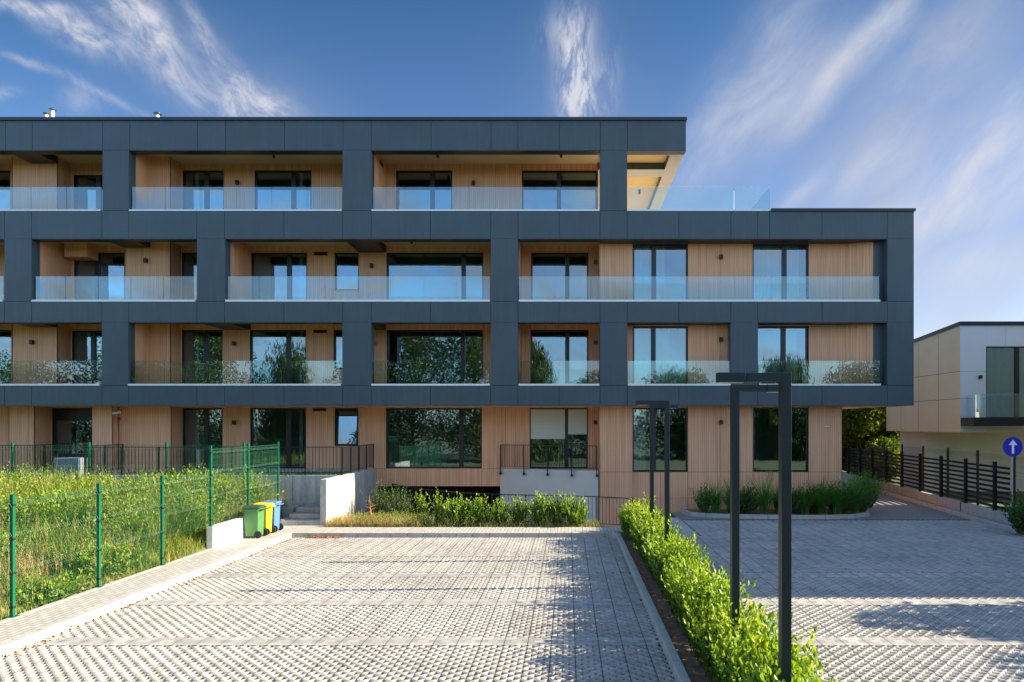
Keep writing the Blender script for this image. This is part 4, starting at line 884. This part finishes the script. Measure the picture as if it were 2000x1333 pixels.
G_BED = 'laurel shrubs in the bed under the facade'
def shrub(x, y, z, h, r, n, label, m='hedge_leaf', group=None, ll=.085, lw=.045, nl=15, name='shrub', spread=.8, cat='shrub'):
    h *= 1.22; n = int(n * 1.7); r *= 1.35 if group == G_BED else 1.1; ll, lw = (.105, .062) if group == G_BED and m == 'hedge_leaf' else (ll, lw); t = thing(name, label, cat, (x, y, z), group); a = rng.uniform(0, 6.28, n); rr = r * np.sqrt(rng.uniform(0, 1, n))
    base = np.stack([x + rr * .25 * np.cos(a), y + rr * .25 * np.sin(a), np.full(n, z)], 1); tip = np.stack([x + rr * np.cos(a), y + rr * np.sin(a), z + h * (1 - .45 * (rr / r) ** 2) * rng.uniform(.7, 1.05, n)], 1)
    d = tip - base; L_ = np.linalg.norm(d, axis=1); d /= L_[:, None]
    grow(t, base, d, L_, nl, ll, lw, m, curve=.12, start=.2, spread=spread); stems(base, d, L_, .014).build('stems', 'bark', t, recalc=False); return t
G = 'laurel shrubs in the bed under the facade'
for px, D, h, r, n, lb in ((893, 19.45, .82, .30, 34, 'shrub with yellow-green tips, leftmost of the full shrubs before the ramp railing'), (935, 19.55, .78, .27, 30, 'yellow-tipped laurel shrub in front of the black gap of the ramp'),
                           (975, 19.4, .74, .26, 28, 'laurel shrub below the left end of the plaster wall'), (1013, 19.5, .70, .24, 26, 'slim laurel shrub below the bracketed railing'), (1052, 19.45, .90, .30, 36, 'tall laurel shrub below the door with blinds'),
                           (1087, 19.4, .92, .30, 38, 'tallest bushy laurel shrub, second from the right end of the bed'), (1125, 19.3, .80, .30, 36, 'rounded laurel shrub at the right end of the bed')):
    shrub(X(px, D), D, .06, h, r, n, lb, group=G)
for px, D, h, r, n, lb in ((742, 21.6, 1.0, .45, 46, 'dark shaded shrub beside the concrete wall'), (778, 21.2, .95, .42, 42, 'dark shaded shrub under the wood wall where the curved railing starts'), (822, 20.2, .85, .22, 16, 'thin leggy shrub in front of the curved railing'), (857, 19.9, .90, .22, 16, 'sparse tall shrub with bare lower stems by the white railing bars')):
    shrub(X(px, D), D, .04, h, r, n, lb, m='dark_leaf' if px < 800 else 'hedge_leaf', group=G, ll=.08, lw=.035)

def blades(n, xs, ys, zs, h, w, lean, m, name, parent=None, kind=None, seg=3):
    """bent grass blades as strips"""
    a = rng.uniform(0, 6.28, n); L_ = h * rng.uniform(.55, 1.15, n); ln = rng.uniform(.1, 1, n) * lean; V = np.zeros((n, seg * 2 + 2, 3), np.float32); sx, sy = np.sin(a), -np.cos(a)
    for k in range(seg + 1):
        t = k / seg; ww = w * (1 - t) ** .7 * .5 + .0006; ox = np.cos(a) * ln * L_ * t ** 2; oy = np.sin(a) * ln * L_ * t ** 2; z = zs + L_ * (t - .35 * ln * t ** 2)
        for s_, j in ((-1, 0), (1, 1)): V[:, 2 * k + j, 0] = xs + ox + sx * ww * s_; V[:, 2 * k + j, 1] = ys + oy + sy * ww * s_; V[:, 2 * k + j, 2] = z
    Q = np.array([(2 * k, 2 * k + 1, 2 * k + 3, 2 * k + 2) for k in range(seg)]); Q = (Q[None] + (np.arange(n) * (seg * 2 + 2))[:, None, None]).reshape(-1, 4)
    o = npmesh(name, V.reshape(-1, 3), Q, m, parent)
    if kind: setp(o, kind=kind)
    return o
# overgrown plot
def fieldpts(n, pad=.03):
    y = rng.uniform(6.5, 20.4, n * 3); x = rng.uniform(-21, -8.64 - pad, n * 3); k = (x > -.93 * y - .6); x, y = x[k][:n], y[k][:n]; return x, y
dens = lambda x, y: np.sin(x * 1.7 + 2) * np.sin(y * 1.1) * .5 + np.sin(x * .6 + y * .9) * .5
tall = lambda x, y: np.clip((y - 11.5) / 4, 0, 1)
edge = lambda x: .55 + .45 * np.clip((-8.65 - x) / .7, 0, 1)
x, y = fieldpts(42000); hh = (.26 + .10 * dens(x, y) + .26 * tall(x, y) + .12 * np.clip(dens(x * 2.3, y * 2.1), 0, 1)) * edge(x)
g1 = blades(len(x), x, y, fz(x, y) - .03, hh, .015, 1.0, 'grass_blade', 'grass', kind='stuff'); setp(g1, 'tall rough grass filling the overgrown plot behind the green fence', 'grass')
def clumps(nc, n, sp, pad=.3):
    cx, cy = fieldpts(nc, pad); k = rng.integers(0, len(cx), n); x = cx[k] + rng.normal(0, sp, n); y = cy[k] + rng.normal(0, sp, n); q_ = (x < -8.72) & (y < 20.5) & (y > 6); return x[q_], y[q_], k[q_]
x, y, k = clumps(150, 22000, .17); hh = (.55 + .60 * tall(x, y) + rng.normal(0, .08, len(x))) * edge(x) * (.7 + .6 * ((k * 37 % 17) / 17))
g5 = blades(len(x), x, y, fz(x, y) - .03, hh, .017, 1.1, 'weed_leaf', 'reeds', kind='stuff', seg=4); setp(g5, 'arching clumps of long pale green grass in the fenced plot', 'grass')
x, y, k = clumps(75, 12000, .26); hh = (.45 + .40 * tall(x, y) + rng.normal(0, .08, len(x))) * edge(x) * (.75 + .5 * ((k * 37 % 17) / 17))
g2 = blades(len(x), x, y, fz(x, y) - .03, hh, .012, .55, 'straw', 'dry_grass', kind='stuff'); setp(g2, 'straw-coloured dry grass stalks among the green weeds of the plot', 'dry grass')
x, y, k = clumps(52, 2600, .25); n = len(x); base = np.stack([x, y, fz(x, y) - .02], 1); d = unit(np.stack([rng.normal(0, .35, n), rng.normal(0, .35, n), np.ones(n)], 1)); LL = (.30 + .45 * ((k * 29 % 13) / 13) + .55 * tall(x, y)) * rng.uniform(.7, 1.1, n)
g3 = grow(None, base, d, LL, 15, .10, .06, 'broad_leaf', 'weeds', curve=.25, start=.1, spread=1.0); setp(g3, 'broad-leaved green weeds growing in bushes behind the mesh fence', 'weeds', kind='stuff')
n = 520; x, y = fieldpts(n, .2); n = len(x); base = np.stack([x, y, fz(x, y)], 1); d = unit(np.stack([rng.normal(0, .15, n), rng.normal(0, .15, n), np.ones(n)], 1))
g4 = grow(None, base, d, (.5 + .5 * tall(x, y)) * rng.uniform(.8, 1.2, n), 46, .04, .014, 'straw', 'seed_heads', curve=.15, start=.6, spread=.5); setp(g4, 'feathery seed heads standing above the weeds of the plot', 'weeds', kind='stuff')
GL = 'young laurel shrubs along the back fence of the plot'
for k, (px, h) in enumerate(((8, 1.05), (52, 1.12), (88, 1.15), (122, 1.0), (140, .98), (172, 1.1), (207, 1.02), (335, .95), (372, .98), (445, 1.1), (502, .95))):
    D = 18.95; xx = X(px, D)
    shrub(xx, D, .55, h, .22, 11, ['young laurel at the far left edge of the plot', 'laurel just right of the leftmost back-fence post', 'laurel with the tallest tip, left of the grey concrete block', 'laurel directly in front of the grey concrete block', 'laurel at the right edge of the grey concrete block',
          'laurel by the back-fence post next to the entrance', 'laurel below the short side railing by the entrance', 'laurel right of the middle back-fence post', 'laurel below the narrow dark window', 'tall laurel near the corner of the fence', 'laurel in the fence corner by the steps'][k], group=GL, nl=16, m='hedge_leaf')
# bed at the foot of the facade
nB = 4200; x = rng.uniform(-7.05, -4.3, nB); y = rng.uniform(19.05, 20.2, nB); o = blades(nB, x, y, np.full(nB, .08), .34, .010, .9, 'straw', 'dry_grass', kind='stuff'); setp(o, 'golden dry grass at the foot of the concrete wall', 'dry grass')
nB = 2200; x = rng.uniform(-7.0, 1.0, nB); y = rng.uniform(19.02, 19.9, nB); o = blades(nB, x, y, np.full(nB, .06), .24, .012, .9, 'grass_blade', 'grass', kind='stuff'); setp(o, 'green grass tufts in the bed along the far path', 'grass')
nB = 700; x = rng.uniform(-6.4, .6, nB); y = rng.uniform(19.1, 19.8, nB); base = np.stack([x, y, np.full(nB, .06)], 1); o = grow(None, base, unit(np.stack([rng.normal(0, .3, nB), rng.normal(0, .3, nB), np.ones(nB)], 1)), .42, 14, .05, .022, 'weed_leaf', 'weeds', curve=.2); setp(o, 'low pale green weeds in the bed in front of the dark shrubs', 'weeds', kind='stuff')
t = thing('dried_plant', 'dead orange-brown stalk standing in front of the concrete wall', 'plant', (X(727, 19.4), 19.4, .06)); b = MB(); p0 = Vector((X(727, 19.4), 19.4, .06)); b.bar(p0, p0 + Vector((-.05, 0, .5)), .03, n=6); b.bar(p0 + Vector((-.05, 0, .5)), p0 + Vector((-.09, 0, .95)), .02, n=6, taper=.4)
for k in range(12): z = .2 + k * .05; s_ = (-1) ** k; b.bar(p0 + Vector((-.05, 0, z)), p0 + Vector((-.05 + s_ * .15, random.uniform(-.1, .1), z + random.uniform(-.05, .1))), .012, n=4, taper=.3)
b.build('stalk', 'dry_stem', t)
nB = 2600; x = rng.uniform(X(250, 21), -7.4, nB); y = rng.uniform(21.0, 23.1, nB); o = blades(nB, x, y, np.full(nB, 1.39), .13, .014, .8, 'dark_leaf', 'grass', kind='stuff'); setp(o, 'short green grass on the terrace behind the railing', 'grass')
# bed under the right-hand wall: grass fountains and dark shrubs
GG = 'fountain grasses in the right-hand bed'
for k, (px, D, h) in enumerate(((1397, 22.0, .85), (1428, 21.9, 1.0), (1492, 21.75, 1.1), (1520, 22.1, .9), (1572, 21.8, .8), (1606, 21.75, 1.05), (1636, 21.75, .9), (1668, 21.9, 1.1))):
    xx = X(px, D); t = thing('grass_clump', ['arching green grass at the left end of the shaded bed', 'arching grass just left of the nearest lamp pair', 'grass with a golden plume standing over it', 'grass hidden partly behind the nearest lamp post', 'grass right of the nearest lamp post', 'tall grass left of the corner of the wood wall', 'dense grass at the corner of the wood wall', 'tall grass at the right end of the shaded bed'][k], 'ornamental grass', (xx, D, .1), GG)
    n = 170; a = rng.uniform(0, 6.28, n); rr = rng.uniform(0, .13, n); blades(n, xx + rr * np.cos(a), D + rr * np.sin(a), np.full(n, .1), h * 1.35, .026, 1.15, 'lush_leaf', 'blades', t, seg=5)
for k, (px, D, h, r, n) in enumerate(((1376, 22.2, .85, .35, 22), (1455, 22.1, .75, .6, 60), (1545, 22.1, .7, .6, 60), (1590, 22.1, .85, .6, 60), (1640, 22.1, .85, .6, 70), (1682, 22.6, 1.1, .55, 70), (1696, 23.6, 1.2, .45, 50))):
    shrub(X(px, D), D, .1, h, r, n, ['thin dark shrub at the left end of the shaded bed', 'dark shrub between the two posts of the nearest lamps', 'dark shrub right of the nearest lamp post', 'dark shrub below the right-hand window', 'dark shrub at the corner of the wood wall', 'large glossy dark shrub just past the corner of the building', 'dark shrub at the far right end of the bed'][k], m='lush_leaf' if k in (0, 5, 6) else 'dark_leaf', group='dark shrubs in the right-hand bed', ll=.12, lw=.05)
t = thing('plume_grass', 'slender stem with a golden seed plume against the wood wall', 'plant', (X(1503, 22.4), 22.4, .1)); p0 = Vector((X(1503, 22.4), 22.4, .1)); zt_ = Z(938, 22.4)
MB().bar(p0, (p0.x, p0.y, zt_), .012, n=5).build('stem', 'dry_stem', t); n = 160; P_ = np.stack([p0.x + rng.normal(0, .07, n), p0.y + rng.normal(0, .05, n), zt_ + rng.uniform(-.1, .3, n)], 1); v, q = leafgeo(P_, rng.normal(size=(n, 3)) + [0, 0, .6], .06, .018); npmesh('plume', v, q, 'straw', t)
shrub(X(1996, 18.2), 18.2, .05, .95, .38, 42, 'glossy green bush at the right edge beside the sign pole', m='dark_leaf', ll=.11, lw=.07)
# fallen leaves
n = 620; x = np.concatenate([rng.uniform(X(595, 17.8), X(660, 17.8), 330), KX0 + np.abs(rng.normal(0, .12, 170)) + .02, rng.uniform(KX0, 12, 120)]); y = np.concatenate([KD - np.abs(rng.normal(0, .05, 330)) - .01, rng.uniform(7, 17.8, 170), rng.uniform(7, 17.5, 120)])
P_ = np.stack([x, y, np.full(n, .008) + rng.uniform(0, .015, n)], 1); dr = rng.normal(size=(n, 3)); dr[:, 2] *= .15; v, q = leafgeo(P_, dr, rng.uniform(.03, .06, n), rng.uniform(.02, .04, n)); o = npmesh('fallen_leaves', v, q, 'dry_leaves'); setp(o, 'dry brown and orange leaves blown against the kerbs', 'leaves', kind='stuff')

# trees
def tree(name, label, cat, x, y, h, r, n, m, z0=-.05, clear=.25, leaf=.16, group=None, shape='round', parent=None, trunk=.3):
    t = thing(name, label, cat, (x, y, z0), group); b = MB(); top = Vector((x, y, z0 + h * .8)); b.bar((x, y, z0), (x, y, z0 + h * clear), trunk, n=8, taper=.8); b.bar((x, y, z0 + h * clear), top, trunk * .8, n=8, taper=.2)
    nc = max(10, int(h * r * 1.6)); cs = []
    for k in range(nc):
        u = random.random(); z = h * (clear + (1 - clear) * (.05 + .9 * u)); prof = math.sin(math.pi * min(1, .12 + u * .88)) ** .6 if shape == 'round' else (1 - u * .75)
        a = random.uniform(0, 6.28); rr = r * prof * random.uniform(.35, .85); c = Vector((x + rr * math.cos(a), y + rr * math.sin(a), z0 + z)); cs.append((c, r * random.uniform(.28, .45)))
        b.bar((x, y, z0 + z * random.uniform(.6, .85)), c, trunk * .25, n=5, taper=.3)
    b.build('trunk', 'bark', t, recalc=False)
    Ps, Ds = [], []
    per = n // nc
    for c, cr in cs:
        p = rng.normal(size=(per, 3)); p /= np.linalg.norm(p, axis=1, keepdims=True); rad = cr * rng.uniform(.35, 1.08, (per, 1)) ** .6; p2 = p * rad; p2[:, 2] *= .8
        Ps.append(np.array(c) + p2); Ds.append(p * .7 + rng.normal(size=(per, 3)) * .6 + [0, 0, -.15])
        if shape == 'weep': Ps[-1][:, 2] -= rng.uniform(0, 2.4, per) * (rng.uniform(0, 1, per) > .3); Ds[-1] = rng.normal(size=(per, 3)) * .15 + [0, 0, -1]
    P_, D_ = np.concatenate(Ps), np.concatenate(Ds); v, q = leafgeo(P_, D_, leaf * rng.uniform(.7, 1.3, len(P_)), leaf * (.5 if shape != 'weep' else .12)); npmesh('crown', v, q, m, t); return t
tree('pine_tree', 'dense dark green pine behind the slatted fence, seen under the overhang', 'tree', 17.4, 37.0, 7.8, 3.2, 60000, 'pine_leaf', clear=.02, leaf=.20, trunk=.25)
tree('tree', 'broad green tree far behind the pine at the end of the lane', 'tree', 22, 50, 6.5, 3.0, 9000, 'tree_leaf', clear=.05, leaf=.25)
# trees on the camera's side of the car park: seen in the windows and in the shade on the driveway
GT = 'trees across the car park reflected in the windows'
for k, (x, y, h, r, sh) in enumerate(((-50, -14, 9.5, 5, 'round'), (-41, -16, 12.5, 5, 'round'), (-33.5, -13, 12, 4.5, 'round'), (-26.5, -15, 11, 4.2, 'weep'), (-20, -18, 9.5, 3.6, 'round'), (-14.5, -13, 13.5, 4.3, 'round'), (-8.5, -14, 13.5, 4.0, 'round'), (-3.6, -9, 10.8, 3.2, 'weep'), (2.8, -20, 8.0, 4, 'round'), (10.5, -17, 8.0, 4, 'round'), (19.5, -14, 9.6, 3.2, 'weep'), (27, -15, 8.6, 4.5, 'round'), (36, -16, 9, 5, 'round'))):
    tree('tree', ['broad round tree at the far left end of the row across the car park', 'tall round tree, second from the left in the row across the car park', 'full green tree, third from the left across the car park', 'drooping willow-like tree left of the smaller round tree across the car park', 'smaller round tree between the drooping one and the two tallest', 'tallest dense tree, left one of the tallest pair, mirrored in the big windows', 'right one of the two tallest trees, mirrored in the big windows', 'weeping willow mirrored above the door with the blinds', 'low spreading tree just right of the weeping willow', 'low bushy tree mirrored in the right-hand windows', 'light drooping tree mirrored at the right end of the balconies', 'low wide tree, second from the right across the car park', 'wide tree at the far right end of the row across the car park'][k], 'tree', x, y, h, r * 1.15, 17000, 'tree_leaf', clear=.02, leaf=.24 if sh == 'round' else .5, group=GT, shape=sh, trunk=.4)
tree('tree', 'small tree right of the driveway whose shade falls on the pavers', 'tree', 13.6, 10.6, 4.3, 1.3, 1600, 'tree_leaf', clear=.45, leaf=.2, trunk=.14)
tree('tree', 'second small tree right of the driveway, nearer the camera', 'tree', 15.5, 8.3, 4.6, 1.4, 1600, 'tree_leaf', clear=.45, leaf=.2, trunk=.14)

# ------------------------------------------------------------------ things inside the showroom window
fl = f1 + .01; D = 25.6
t = thing('banner', 'narrow blue banner with a white mark on a black post behind the big ground-floor window', 'banner', (X(829.5, D), D, fl)); xb_ = X(829.5, D)
MB().bar((xb_, D, fl), (xb_, D, Z(866, D)), .03).build('post', 'black_metal', t); bn_ = MB().box(xb_ - .055, xb_ + .055, D - .03, D - .016, Z(888, D), Z(866, D)).build('flag', 'banner_blue', t)
b = MB()
for k in range(4): z = Z(870 + k * 2.8, D); b.box(xb_ - .025, xb_ + .025, D - .034, D - .031, z - .035, z)
b.build('mark', 'sign_white', bn_)
t = thing('easel', 'white tripod carrying a green cloth shape behind the big ground-floor window', 'tripod', (X(843, D), D, fl)); xb_ = X(843, D); b = MB(); zt_ = Z(894, D)
for dx, dy in ((-.12, -.1), (.14, -.1), (0, .15)): b.bar((xb_, D, zt_), (xb_ + dx, D + dy, fl), .018, n=6)
b.bar((xb_, D, zt_), (xb_, D, Z(882, D)), .02, n=6); b.build('tripod', 'white_plastic', t); MB().lathe((xb_, D, Z(890, D)), [(.06, -.05), (.13, 0), (.11, .08), (.03, .14)], 12).build('shade', 'green_cloth', t)
t = thing('box', 'pale cardboard box on the floor behind the big ground-floor window', 'box', (X(790, D), D, fl)); MB().box(X(781, D), X(799, D), D - .1, D + .3, fl, Z(903, D)).box(X(780, D), X(800, D), D - .12, D - .1, Z(904.5, D), Z(902.5, D)).build('carton', 'card', t, bevel=.01)
t = thing('display_board', 'pair of tall pale boards leaning together behind the big ground-floor window', 'board', (X(810, D), D, fl)); MB().box(X(806, D), X(810, D), D, D + .04, fl, Z(892, D)).box(X(811, D), X(815, D), D + .06, D + .1, fl, Z(891, D)).build('boards', 'white_plastic', t)
t = thing('monitor', 'pale rectangular screen on a dark stand near the mullion of the big ground-floor window', 'screen', (X(888, D), D, fl)); MB().box(X(881.5, D), X(896, D), D, D + .03, Z(895.5, D), Z(887.5, D)).build('screen', 'room_wall', t); MB().box(X(874, D), X(898, D), D - .1, D + .4, fl, Z(896, D)).build('stand', 'black_metal', t)
t = thing('pole', 'thin white pole leaning in the left corner of the big ground-floor window', 'pole', (X(764, 25), 25, fl)); MB().bar((X(764.5, 25), 25, fl), (X(757, 25), 25, Z(868, 25)), .03, n=8).build('rod', 'white_plastic', t)
